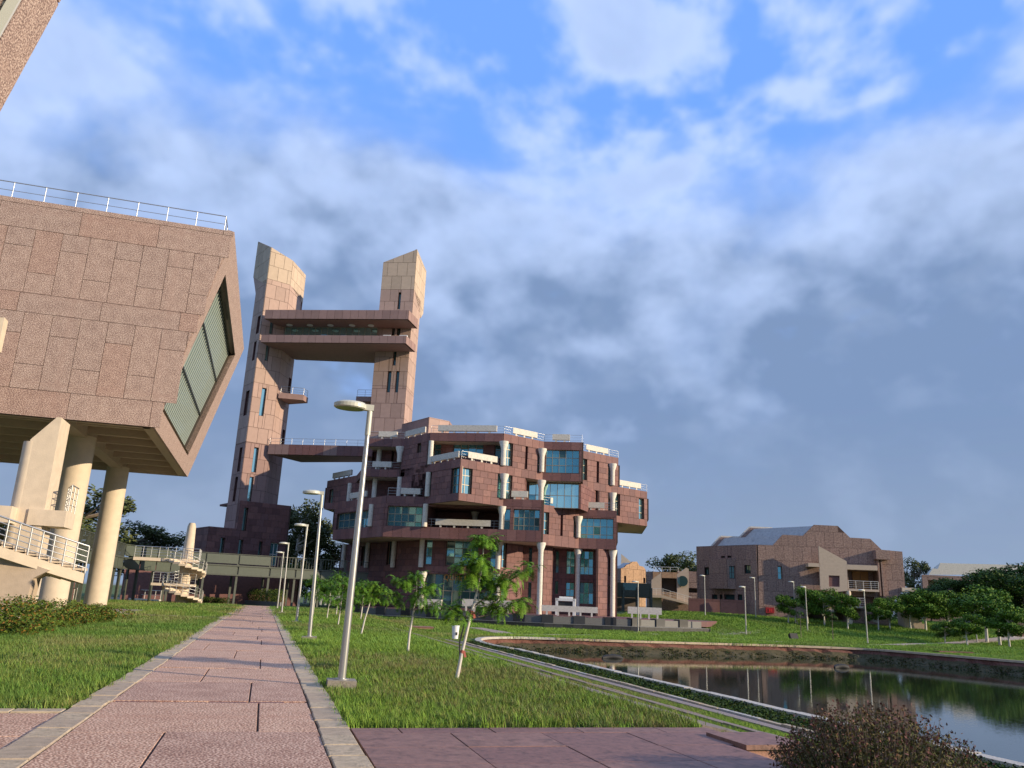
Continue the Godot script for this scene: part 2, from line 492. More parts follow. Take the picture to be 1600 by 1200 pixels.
	for i in n:
		var p := POND[i]; var q := POND[(i + 1) % n]
		if p.y > -47.0 and p.x < 15.0: continue
		if p.y > 0.0 or p.x > 56.0: continue
		var m := MB.new()
		var wid := 0.42 if p.x < 22.0 else 0.3
		m.bar(Vector3(p.x, height(p.x, p.y) + 0.03, p.y), Vector3(q.x, height(q.x, q.y) + 0.03, q.y) + (Vector3(q.x, 0, q.y) - Vector3(p.x, 0, p.y)).normalized() * 0.02, wid, 0.16)
		obj("kerb_stone", m, M.kerb_white if p.x < 22.0 else M.kerb, kerb)
	# long paved strips stepping down to the pond
	strip_path("garden_path", 6.45, 7.35, -11.4, -58.0, M.path_grey, 1.3)
	strip_path("garden_path", 8.1, 9.15, 2.0, -57.0, M.path_grey, 1.3)
	strip_path("garden_path", 11.0, 12.62, 2.0, -54.0, M.gravel, 0.0)
	var lip := Node3D.new(); lip.name = numbered("garden_kerb"); add_child(lip); lip.set_meta("kind", "structure")
	var k2 := MB.new(); k2.box(Vector3.ZERO, Vector3(0.16, 0.3, 0.97))
	var lm := k2.mesh()
	z = -4.0
	while z > -54.0:
		var o := inst("kerb_stone", lm, M.kerb_white if rng.randf() < .5 else M.kerb, lip)
		o.position = Vector3(12.74 + rng.randf_range(-.02, .02), height(12.7, z) - 0.06 + rng.randf_range(-.02, .01), z)
		z -= 1.0
	# pale path on the far bank and the link to the pool
	ground_strip("bank_path", [[985, 990], [1060, 995], [1160, 1001], [1260, 1006.5], [1362, 1010], [1440, 1007.5], [1530, 1003], [1620, 994]], 1.9, M.path_pale)
	ground_strip("pool_link_path", [[742, 982], [775, 988], [800, 993], [860, 993.5], [930, 994]], 1.6, M.path_pale)
	ground_strip("soil_patch", [[1462, 1019], [1480, 1019.5], [1500, 1020], [1520, 1021]], 0.9, M.earth)
func ground_strip(called: String, px: Array, wide: float, m: Material) -> void:
	var cv := Curve3D.new()
	for p in px: cv.add_point(hit(p[0], p[1]))
	for i in range(1, px.size() - 1):
		var t := (cv.get_point_position(i + 1) - cv.get_point_position(i - 1)) * .16
		cv.set_point_in(i, -t); cv.set_point_out(i, t)
	var mb := MB.new()
	var n := int(cv.get_baked_length() / 1.5)
	var la := Vector3.ZERO; var lb := Vector3.ZERO
	for i in n + 1:
		var p := cv.sample_baked(cv.get_baked_length() * i / n); var q := cv.sample_baked(minf(cv.get_baked_length() * i / n + .3, cv.get_baked_length()))
		var r := cv.sample_baked(maxf(cv.get_baked_length() * i / n - .3, 0))
		var t := (q - r).normalized(); var s := Vector3(-t.z, 0, t.x).normalized() * wide * .5 * (1.0 + rng.randf_range(-.06, .06))
		var a := p - s; var b := p + s
		a.y = height(a.x, a.z) + .1; b.y = height(b.x, b.z) + .1
		if i > 0:
			mb.quad(la, lb, b, a); mb.quad(la, a, a - Vector3(0, .2, 0), la - Vector3(0, .2, 0)); mb.quad(lb, b, b - Vector3(0, .2, 0), lb - Vector3(0, .2, 0))
		la = a; lb = b
	struct(called, mb, m)
	for i in 40: STRIPS.append([xz(cv.sample_baked(cv.get_baked_length() * i / 39.0)), wide * .5])
var STRIPS := []
func strip_path(called: String, x0: float, x1: float, z0: float, z1: float, m: Material, piece: float) -> void:
	var root := Node3D.new(); root.name = numbered(called); add_child(root); root.set_meta("kind", "structure")
	var z := z0
	var step := piece if piece > 0.0 else 4.0
	while z > z1:
		var b := MB.new()
		var zz := z - step + (0.015 if piece > 0.0 else 0.0)
		var t := 0.05 + (rng.randf_range(-.012, .012) if piece > 0.0 else 0.0)
		var ya := height(x0, z) + t; var yb := height(x1, z) + t - 0.02
		var p := [Vector3(x0, ya, z), Vector3(x1, yb, z), Vector3(x1, yb, zz), Vector3(x0, ya, zz)]
		b.quad(p[3], p[2], p[1], p[0])
		var dn := Vector3(0, -0.2, 0)
		b.quad(p[0], p[1], p[1] + dn, p[0] + dn); b.quad(p[1], p[2], p[2] + dn, p[1] + dn); b.quad(p[3], p[0], p[0] + dn, p[3] + dn)
		obj("paving_slab" if piece > 0.0 else "gravel_bed", b, m, root)
		z -= step
func slab_mesh(w: float, h: float, d: float, c := 0.012) -> ArrayMesh:
	# slab with a small chamfer, top at y = 0
	var b := MB.new()
	var t := [Vector3(-w / 2 + c, 0, -d / 2 + c), Vector3(w / 2 - c, 0, -d / 2 + c), Vector3(w / 2 - c, 0, d / 2 - c), Vector3(-w / 2 + c, 0, d / 2 - c)]
	var e := [Vector3(-w / 2, -c, -d / 2), Vector3(w / 2, -c, -d / 2), Vector3(w / 2, -c, d / 2), Vector3(-w / 2, -c, d / 2)]
	b.quad(t[0], t[1], t[2], t[3])
	for i in 4:
		var j := (i + 1) % 4
		b.quad(e[i], e[j], t[j], t[i])
		b.quad(e[i] + Vector3(0, c - h, 0), e[j] + Vector3(0, c - h, 0), e[j], e[i])
	return b.mesh()
func build_path() -> void:
	var bed := MB.new()
	bed.box(Vector3(-.55, -0.11, -45), Vector3(3.7, 0.16, 102))
	bed.box(Vector3(-12.4, -0.11, -4.9), Vector3(20.0, 0.16, 16.0))
	var path := struct("path", bed, M.joint)
	var z := 3.0
	var k := 0
	var ag := [M.path_aggregate, M.path_aggregate, M.path_aggregate_dark]
	# bays of three rows of slabs, a dark strip of small stones between bays
	while z > -92.0:
		for row in 2:
			var jx := [-0.02, -0.92, 0.12][(k * 2 + row) % 3] as float
			if (k + row) % 4 == 1: jx -= 0.5
			for s in [[-1.94, jx - 0.013], [jx + 0.013, 0.84]]:
				var o := inst("paving_slab", slab_mesh(s[1] - s[0], 0.08, 2.702, 0.005), ag[rng.randi() % 3], path)
				o.position = Vector3((s[0] + s[1]) / 2, rng.randf_range(-.002, .003), z - 1.355)
			z -= 2.712
		var x := -1.93
		while x < 0.78 and z > -60.0:
			var w := rng.randf_range(0.3, 0.7)
			w = minf(w, 0.84 - x)
			var o := inst("joint_stone", slab_mesh(w - 0.02, 0.06, 0.13), M.sandstone_0 if rng.randf() < .7 else M.kerb_b, path)
			o.position = Vector3(x + w / 2, rng.randf_range(-.012, -.002), z - 0.08)
			x += w
		z -= 0.16
		k += 1
	# kerb stones on both sides
	var ka := slab_mesh(0.385, 0.2, 0.612); var kb := slab_mesh(0.385, 0.2, 0.61)
	z = -4.0
	while z > -92.0:
		for sx in [-2.145, 1.05]:
			var o := inst("kerb_stone", ka if rng.randf() < .5 else kb, M.kerb if rng.randf() < .6 else M.kerb_b, path)
			o.position = Vector3(sx + rng.randf_range(-.012, .012), 0.012 + rng.randf_range(-.006, .008), z)
			o.rotation = Vector3(0, rng.randf_range(-.012, .012), rng.randf_range(-.01, .01))
		z -= 0.62
	# paved apron left of the path
	for i in 7:
		for j in 5:
			var o := inst("paving_slab", slab_mesh(2.3, 0.08, 1.78), ag[rng.randi() % 3], path)
			o.position = Vector3(-3.5 - i * 2.32, -0.012, -11.6 + j * 1.8)
	for i in 12:
		var o := inst("kerb_stone", slab_mesh(0.6, 0.16, 0.3), M.kerb if rng.randf() < .6 else M.kerb_b, path)
		o.position = Vector3(-2.68 - i * 0.62, 0.0, -12.72)
	# cross path to the stair
	var cp := MB.new()
	cp.box(Vector3(-9.4, -0.02, -52.2), Vector3(14.1, 0.06, 2.4))
	cp.box(Vector3(-9.2, -0.021, -58.6), Vector3(3.4, 0.06, 10.2))
	struct("side_path", cp, M.path_pale)
	# terrace of dark sandstone right of the path
	var tb := MB.new()
	tb.box(Vector3(3.58, -0.32, -3.2), Vector3(4.66, 0.56, 12.76)); tb.box(Vector3(3.82, -0.321, -10.39), Vector3(5.14, 0.56, 1.6))
	var ter := struct("terrace", tb, M.terrace_joint)
	var rowz := -11.17
	var r := 0
	while rowz < 3.0:
		var dz := 0.98 if r > 0 else 0.42
		var xx := 1.26 - (0.61 if r == 0 else 0.0)
		while xx < 6.35:
			var xa := maxf(xx, 1.26); var xb := minf(xx + 1.22, 6.38 if rowz < -9.9 else 5.9)
			if xb - xa > 0.1:
				var o := inst("stone_tile", slab_mesh(xb - xa - 0.014, 0.06, dz - 0.014, 0.004), M["terrace_%d" % (rng.randi() % 3)], ter)
				o.position = Vector3((xa + xb) / 2, rng.randf_range(-.003, .003), rowz + dz / 2)
			xx += 1.22
		rowz += dz; r += 1
	# stone plinth at the corner of the terrace, dropping to the lower grass
	var pl := MB.new()
	pl.box(Vector3(6.42, -0.3, -9.98), Vector3(0.8, 0.56, 0.9))
	var plo := obj("stone_plinth", pl, M.terrace_face, self)
	tag(plo, "low pinkish sandstone block at the outer corner of the dark terrace", "plinth")
	var cap := MB.new(); cap.box(Vector3(6.42, 0.012, -9.98), Vector3(0.88, 0.06, 0.98))
	obj("coping", cap, M.terrace_0, plo)

# ---------------------------------------------------------------- walls clad in panels
var acc := {}          # joined cladding per thing: material -> MB
var count := {}        # panels already built one by one per thing
var unit_box: ArrayMesh
func begin_clad(root: Node) -> void:
	acc = {}; count = {"n": 0, "root": root, "back": MB.new()}
	if unit_box == null:
		var b := MB.new(); b.boxv(Vector3.ZERO, Vector3.RIGHT, Vector3.UP, Vector3.BACK); unit_box = b.mesh()
func end_clad(part := "cladding") -> void:
	var root: Node = count.root
	for m in acc:
		var o := obj(part, acc[m], m, root)
		if o: stuff(o)
	if not (count.back as MB).v.is_empty(): obj("wall_core", count.back, M.joint, root)
# one panel; poly is in wall coordinates
func panel(o: Vector3, ux: Vector3, uy: Vector3, nr: Vector3, poly: PackedVector2Array, m: Material, thick := 0.04, called := "stone_panel") -> void:
	var lim := 300
	if poly.size() == 4 and absf(poly[0].y - poly[1].y) < 0.001 and absf(poly[1].x - poly[2].x) < 0.001 and absf(poly[2].y - poly[3].y) < 0.001:
		if count.n < lim:
			var q := inst(called, unit_box, m, count.root)
			var sx := poly[2].x - poly[0].x; var sy := poly[2].y - poly[0].y
			q.transform = Transform3D(Basis(ux * sx, uy * sy, nr * thick), o + ux * poly[0].x + uy * poly[0].y)
			count.n += 1
			return
	if not acc.has(m): acc[m] = MB.new()
	var mb: MB = acc[m] if count.n >= lim else MB.new()
	mb.prism(poly, o, ux, uy, nr, thick, 0.0)
	if count.n < lim:
		obj(called, mb, m, count.root); count.n += 1
func rect_poly(x0: float, y0: float, x1: float, y1: float) -> PackedVector2Array:
	return PackedVector2Array([Vector2(x0, y0), Vector2(x1, y0), Vector2(x1, y1), Vector2(x0, y1)])
# cells of a rectangle that are free of the openings (Rect2 in wall coordinates)
func solid_cells(w0: float, w1: float, h0: float, h1: float, opens: Array) -> Array:
	var us := [w0, w1]
	for r in opens:
		us.append(clampf(r.position.x, w0, w1)); us.append(clampf(r.end.x, w0, w1))
	us.sort()
	var out := []
	for i in us.size() - 1:
		if us[i + 1] - us[i] < 0.02: continue
		var mu: float = (us[i] + us[i + 1]) / 2
		var blocks := []
		for r in opens:
			if r.position.x < mu and r.end.x > mu: blocks.append([r.position.y, r.end.y])
		blocks.sort_custom(func(a, b): return a[0] < b[0])
		var y := h0
		for b in blocks:
			if b[0] > y + 0.02: out.append(Rect2(us[i], y, us[i + 1] - us[i], b[0] - y))
			y = maxf(y, b[1])
		if h1 > y + 0.02: out.append(Rect2(us[i], y, us[i + 1] - us[i], h1 - y))
	return out
# a wall from a to b (plan points), between two heights, clad in panels of tw x th
func clad_wall(a: Vector3, b: Vector3, y0: float, y1: float, opens: Array, tw: float, th: float, mats: Array, outline := PackedVector2Array(), gap := 0.025) -> void:
	var o := Vector3(a.x, 0, a.z)
	var ux := (Vector3(b.x, 0, b.z) - o).normalized()
	var wdt := Vector3(b.x, 0, b.z).distance_to(o)
	var nr := Vector3(-ux.z, 0, ux.x)
	if nr.dot(CAM - o) < 0.0: nr = -nr
	var back: MB = count.back
	var rows := ceili((y1 - y0) / th - 0.001)
	for row in rows:
		var ra := y0 + row * th; var rb := minf(y0 + (row + 1) * th, y1)
		var near := []
		for q in opens:
			if q.position.y < rb - 0.01 and q.end.y > ra + 0.01: near.append(q)
		for c in solid_cells(0.0, wdt, ra, rb, near):
			var pieces := [rect_poly(c.position.x, c.position.y, c.end.x, c.end.y)]
			if outline.size() > 0: pieces = Geometry2D.intersect_polygons(pieces[0], outline)
			for poly in pieces:
				if poly.size() > 2: back.prism(poly, o, ux, Vector3.UP, nr, 0.0, 0.22)
			var off := tw * 0.5 if row % 2 == 1 else 0.0
			var k := floori((c.position.x + off) / tw)
			while k * tw - off < c.end.x - 0.001:
				var xa := maxf(k * tw - off, c.position.x); var xb := minf((k + 1) * tw - off, c.end.x)
				if xb - xa > 0.06 and c.size.y > 0.06:
					var m: Material = mats[rng.randi() % mats.size()]
					var poly := rect_poly(xa + gap / 2, c.position.y + gap / 2, xb - gap / 2, c.end.y - gap / 2)
					if outline.size() > 0:
						for q in Geometry2D.intersect_polygons(poly, outline):
							if q.size() > 2: panel(o, ux, Vector3.UP, nr, q, m)
					else: panel(o, ux, Vector3.UP, nr, poly, m)
				k += 1
# a pixel rectangle turned into an opening on the wall a-b
func px_open(a: Vector3, b: Vector3, x0: float, y0: float, x1: float, y1: float) -> Rect2:
	var o := Vector3(a.x, 0, a.z)
	var ux := (Vector3(b.x, 0, b.z) - o).normalized()
	var nr := Vector3(-ux.z, 0, ux.x)
	var ym := (y0 + y1) / 2; var xm := (x0 + x1) / 2
	var l := on_plane(x0, ym, o, nr); var r := on_plane(x1, ym, o, nr)
	var t := on_plane(xm, y0, o, nr); var bt := on_plane(xm, y1, o, nr)
	var u0 := (l - o).dot(ux); var u1 := (r - o).dot(ux)
	return Rect2(minf(u0, u1), bt.y, absf(u1 - u0), t.y - bt.y)
# glazing set back in an opening: frame with a part for each pane
func window_in(root: Node, a: Vector3, b: Vector3, r: Rect2, nx: int, ny: int, glass: Material, recess := 0.3, fm: Material = null, called := "window", bar := 0.07) -> void:
	if fm == null: fm = M.frame
	var o := Vector3(a.x, 0, a.z)
	var ux := (Vector3(b.x, 0, b.z) - o).normalized()
	var nr := Vector3(-ux.z, 0, ux.x)
	if nr.dot(CAM - o) < 0.0: nr = -nr
	var c := o + ux * r.position.x + Vector3.UP * r.position.y - nr * recess
	var X := ux * r.size.x; var Y := Vector3.UP * r.size.y
	var f := MB.new()
	# reveals
	var dp := nr * (recess + 0.04)
	f.quad(c, c + X, c + X + dp, c + dp); f.quad(c + Y + X, c + Y, c + Y + dp, c + Y + X + dp)
	f.quad(c + Y, c, c + dp, c + Y + dp); f.quad(c + X, c + X + Y, c + X + Y + dp, c + X + dp)
	var fr := obj(called, f, M.sandstone_0, root)
	var g := MB.new()
	for i in nx + 1:
		var x := clampf(r.size.x * i / nx, bar * .5, r.size.x - bar * .5)
		g.boxv(c + ux * (x - bar * .5), ux * bar, Y, nr * 0.06)
	for j in ny + 1:
		var y := clampf(r.size.y * j / ny, bar * .5, r.size.y - bar * .5)
		g.boxv(c + Vector3.UP * (y - bar * .5), X, Vector3.UP * bar, nr * 0.064)
	obj("frame", g, fm, fr)
	var q := MB.new(); q.quad(Vector3(0, 0, 0), Vector3(0, 1, 0), Vector3(1, 1, 0), Vector3(1, 0, 0))
	var qm := q.mesh()
	for i in nx:
		for j in ny:
			var gm: Material = M.glass if glass == M.glass_bright and rng.randf() < .08 else (M.glass_dark if glass == M.glass and rng.randf() < .06 else glass)
			var p := inst("pane", qm, gm, fr)
			var jit := Basis(Vector3.UP, rng.randf_range(-.02, .02)) * Basis(ux, rng.randf_range(-.016, .016))
			p.transform = Transform3D(jit * Basis(X / nx, Y / ny, nr), c + X * i / nx + Y * j / ny + nr * 0.02)
func slit(root: Node, a: Vector3, b: Vector3, r: Rect2, glass: Material, depth := 0.4) -> void:
	window_in(root, a, b, r, 1, 1, glass, depth, M.frame, "slit_window", 0.04)
# deep niche (balcony) behind an opening
func niche(root: Node, a: Vector3, b: Vector3, r: Rect2, depth: float, m: Material, called := "balcony") -> void:
	var o := Vector3(a.x, 0, a.z)
	var ux := (Vector3(b.x, 0, b.z) - o).normalized()
	var nr := Vector3(-ux.z, 0, ux.x)
	if nr.dot(CAM - o) < 0.0: nr = -nr
	var c := o + ux * r.position.x + Vector3.UP * r.position.y - nr * depth
	var X := ux * r.size.x; var Y := Vector3.UP * r.size.y; var dp := nr * depth
	var f := MB.new()
	f.quad(c, c + Y, c + X + Y, c + X)
	f.quad(c, c + X, c + X + dp, c + dp); f.quad(c + Y + X, c + Y, c + Y + dp, c + Y + X + dp)
	f.quad(c + Y, c, c + dp, c + Y + dp); f.quad(c + X, c + X + Y, c + X + Y + dp, c + X + dp)
	obj(called, f, m, root)
func railing(root: Node, pts: PackedVector3Array, h: float, gap: float, m: Material, rails := 3, rad := 0.025, called := "railing") -> void:
	var b := MB.new()
	for i in pts.size() - 1:
		var p := pts[i]; var q := pts[i + 1]
		for k in rails:
			var y := h * (1.0 - float(k) / rails)
			b.cyl(p + Vector3.UP * y, q + Vector3.UP * y, rad * (1.2 if k == 0 else 0.7), rad * (1.2 if k == 0 else 0.7), 6)
	var rl := obj(called, b, m, root)
	for i in pts.size() - 1:
		var p := pts[i]; var q := pts[i + 1]
		var n := maxi(1, roundi(p.distance_to(q) / gap))
		for k in n + (1 if i == pts.size() - 2 else 0):
			var c := p.lerp(q, float(k) / n)
			var s := MB.new(); s.cyl(c, c + Vector3.UP * h, rad, rad, 6)
			obj("post", s, m, rl)

# ---------------------------------------------------------------- raised block on columns, left
const TX := -4.07
const TY := 21.85
const BX := -6.66
const BY := 9.87
func build_raised_block() -> void:
	var root := thing("raised_block", "speckled pink granite block raised on round columns beside the path", "building")
	var zf := -46.0
	begin_clad(root)
	var o := Vector3(0, 0, zf)
	# front wall outline: slanted right edge
	var outline := PackedVector2Array([Vector2(-30, BY), Vector2(BX, BY), Vector2(TX, TY), Vector2(-30, TY)])
	var core := MB.new()
	core.prism(outline, o, Vector3.RIGHT, Vector3.UP, Vector3.BACK, 0.0, 0.25)
	obj("wall_core", core, M.joint, root)
	var mats := [M.granite, M.granite, M.granite_pale, M.granite_red]
	# courses read from the photograph: long bands and columns of split panels
	var g := 0.013
	var courses := [[BY, 11.28, "long"], [11.28, 15.42, "split"], [15.42, 16.5, "long"], [16.5, 20.15, "split"], [20.15, 21.55, "long"], [21.55, TY, "cap"]]
	for ci in courses.size():
		var c: Array = courses[ci]
		var x := -4.3
		var k := 0
		var wd: float = {"long": 4.02, "split": 1.36, "cap": 30.0}[c[2]]
		x = {0: -6.9, 2: -6.2, 4: -4.0}.get(ci, -4.6)
		if ci == 1: x = -5.66
		var right := 0.0
		while right > -30.0:
			var xa := x - wd * k; right = xa
			var xb := xa + wd
			if k == 0: xb = 0.0
			var parts := []
			if c[2] == "split":
				var hgt: float = c[1] - c[0]
				var cut: float = c[0] + hgt * (0.32 if k % 2 == (0 if ci == 1 else 1) else 0.72)
				parts = [[c[0], cut], [cut, c[1]]]
			else: parts = [[c[0], c[1]]]
			for p in parts:
				for q in Geometry2D.intersect_polygons(rect_poly(xa + g, p[0] + g, xb - g, p[1] - g), outline):
					panel(o, Vector3.RIGHT, Vector3.UP, Vector3.BACK, q, mats[rng.randi() % 4], 0.05, "granite_panel")
			k += 1
	# slanted end wall with the deep window
	var B0 := Vector3(BX, BY, zf); var T0 := Vector3(TX, TY, zf)
	var uv := (T0 - B0).normalized()                      # up the slope
	var un := Vector3(0, 0, -1)
	var nr := Vector3(uv.y, -uv.x, 0)
	var L := T0.distance_to(B0)
	var outer := PackedVector2Array([Vector2(0, 0), Vector2(20.1, 0), Vector2(24.4, L), Vector2(0, L)])
	var inner := PackedVector2Array([Vector2(0.35, 1.04), Vector2(15.9, 1.04), Vector2(20.4, 10.45), Vector2(2.45, 10.45)])
	var names4 := ["sill_panel", "end_panel", "lintel_panel", "edge_panel"]
	for i in 4:
		var j := (i + 1) % 4
		var poly := PackedVector2Array([outer[i], outer[j], inner[j], inner[i]])
		var mb := MB.new(); mb.prism(poly, B0, un, uv, nr, 0.05, 0.3)
		obj(names4[i], mb, M.granite, root)
	var glaz := MB.new()
	glaz.prism(inner, B0, un, uv, nr, -0.5, 0.55)
	var win := obj("window", glaz, M.glass_pale, root)
	var rev := MB.new()
	for i in 4:
		var j := (i + 1) % 4
		var p := B0 + un * inner[i].x + uv * inner[i].y; var q := B0 + un * inner[j].x + uv * inner[j].y
		rev.quad(p + nr * .04, q + nr * .04, q - nr * .52, p - nr * .52)
	obj("reveal_lining", rev, M.bronze, win)
	var nb := 24
	for i in nb + 1:
		var f := (i + 0.5) / (nb + 1.0)
		var lo := inner[0].lerp(inner[1], f); var hi := inner[3].lerp(inner[2], f)
		var p := B0 + un * lo.x + uv * lo.y - nr * 0.36; var q := B0 + un * hi.x + uv * hi.y - nr * 0.36
		var mb := MB.new(); mb.bar(p - nr * .1, q - nr * .1, 0.13, 0.05, nr)
		obj("fin", mb, M.fin, win)
	for f in [0.02, 0.36, 0.7]:
		var lo := inner[0].lerp(inner[3], f); var hi := inner[1].lerp(inner[2], f)
		var p := B0 + un * lo.x + uv * lo.y - nr * 0.4; var q := B0 + un * hi.x + uv * hi.y - nr * 0.4
		var mb := MB.new(); mb.bar(p, q, 0.09, 0.09, nr)
		obj("transom", mb, M.frame_dark, win)
	# floors seen through the fins
	# closed back, roof, underside
	var sh := MB.new()
	var zb := zf - 24.4; var zb2 := zf - 20.1
	sh.quad(Vector3(-30, BY, zb2), Vector3(BX, BY, zb2), Vector3(TX, TY, zb), Vector3(-30, TY, zb))
	sh.quad(Vector3(-30, BY, zf), Vector3(-30, BY, zb2), Vector3(-30, TY, zb), Vector3(-30, TY, zf))
	obj("rear_wall", sh, M.granite, root)
	var rf := MB.new(); rf.quad(Vector3(-30, TY - .02, zf - .26), Vector3(TX - .1, TY - .02, zf - .26), Vector3(TX - .1, TY - .02, zb), Vector3(-30, TY - .02, zb))
	obj("roof", rf, M.soffit, root)
	var sf := MB.new(); sf.quad(Vector3(-30, BY + 1.2, zb2), Vector3(BX + .3, BY + 1.2, zb2), Vector3(BX + .3, BY + 1.2, zf), Vector3(-30, BY + 1.2, zf))
	obj("soffit", sf, M.soffit, root)
	for i in 7:
		var b := MB.new(); b.box(Vector3(-18.4, BY + 0.7, zf - 2.4 - i * 2.9), Vector3(22.6, 0.95, 0.3))
		obj("beam", b, M.soffit, root)
	for x in [-11.3, -20.6]:
		var b := MB.new(); b.box(Vector3(x, BY + 0.58, zf - 10.2), Vector3(0.75, 1.2, 19.6)); obj("main_beam", b, M.soffit, root)
	var eb := MB.new(); eb.box(Vector3(BX - .36, BY + .6, zf - 10.2), Vector3(.5, 1.16, 19.7)); eb.box(Vector3(-18.4, BY + .6, zf - 20.0), Vector3(23, 1.16, .4)); eb.box(Vector3(-18.4, BY + .6, zf - .5), Vector3(23, 1.16, .45))
	obj("edge_beam", eb, M.soffit, root)
	for p in [[-11.3, -52.0], [-11.3, -64.6], [-20.6, -52.0], [-20.6, -64.6]]:
		var b := MB.new(); b.cyl(Vector3(p[0], -0.2, p[1]), Vector3(p[0], BY + 0.12, p[1]), 0.76, 0.76, 40)
		obj("column", b, M.cream, root)
	railing(root, PackedVector3Array([Vector3(-30, TY, zf - .25), Vector3(TX - .55, TY, zf - .25), Vector3(TX - .55, TY, zf - 22)]), 1.0, 1.55, M.steel, 2, 0.028)
	end_clad()
func build_near_block() -> void:
	var root := thing("granite_block", "corner of a speckled granite block hanging overhead with dark green glass", "building")
	begin_clad(root)
	var zb := -17.1
	var B0 := Vector3(BX, BY, 6.0); var T0 := Vector3(TX, TY, 6.0)
	var uv := (T0 - B0).normalized(); var un := Vector3(0, 0, -1); var nr := Vector3(uv.y, -uv.x, 0)
	var L := T0.distance_to(B0); var e := 23.1
	var outer := [Vector2(0, 0), Vector2(e, 0), Vector2(e, L), Vector2(0, L)]
	var inner := [Vector2(1.3, 1.04), Vector2(e - 1.3, 1.04), Vector2(e - 1.3, 10.45), Vector2(1.3, 10.45)]
	for i in 4:
		var j := (i + 1) % 4
		# the strip is split into panels with a dark joint
		for k in 3:
			var f0 := k / 3.0 + 0.002; var f1 := (k + 1) / 3.0 - 0.002
			var poly := PackedVector2Array([outer[i].lerp(outer[j], f0), outer[i].lerp(outer[j], f1), inner[i].lerp(inner[j], f1), inner[i].lerp(inner[j], f0)])
			var mb := MB.new(); mb.prism(poly, B0, un, uv, nr, 0.05, 0.3)
			obj("granite_panel", mb, M.granite, root)
	var gl := MB.new(); gl.prism(PackedVector2Array(inner), B0, un, uv, nr, -0.3, 0.5)
	var win := obj("window", gl, M.glass_dark, root)
	var fm := MB.new()
	for i in 4:
		var p: Vector3 = B0 + un * inner[i].x + uv * inner[i].y; var q: Vector3 = B0 + un * inner[(i + 1) % 4].x + uv * inner[(i + 1) % 4].y
		fm.bar(p - nr * .05, q - nr * .05, 0.12, 0.2, nr)
	obj("frame", fm, M.rail_white, win)
	var sh := MB.new()
	sh.quad(Vector3(-24, BY, zb), Vector3(BX, BY, zb), Vector3(TX, TY, zb), Vector3(-24, TY, zb))
	sh.quad(Vector3(-24, BY, 6), Vector3(BX, BY, 6), Vector3(TX, TY, 6), Vector3(-24, TY, 6))
	sh.quad(Vector3(-24, BY, 6), Vector3(-24, BY, zb), Vector3(BX, BY, zb), Vector3(BX, BY, 6))
	sh.quad(Vector3(-24, TY, 6), Vector3(-24, TY, zb), Vector3(TX, TY, zb), Vector3(TX, TY, 6))
	obj("rear_wall", sh, M.granite, root)
	for p in [[-11.3, -0.5], [-11.3, -12.0]]:
		var b := MB.new(); b.cyl(Vector3(p[0], -0.2, p[1]), Vector3(p[0], BY, p[1]), 0.76, 0.76, 32)
		obj("column", b, M.cream, root)

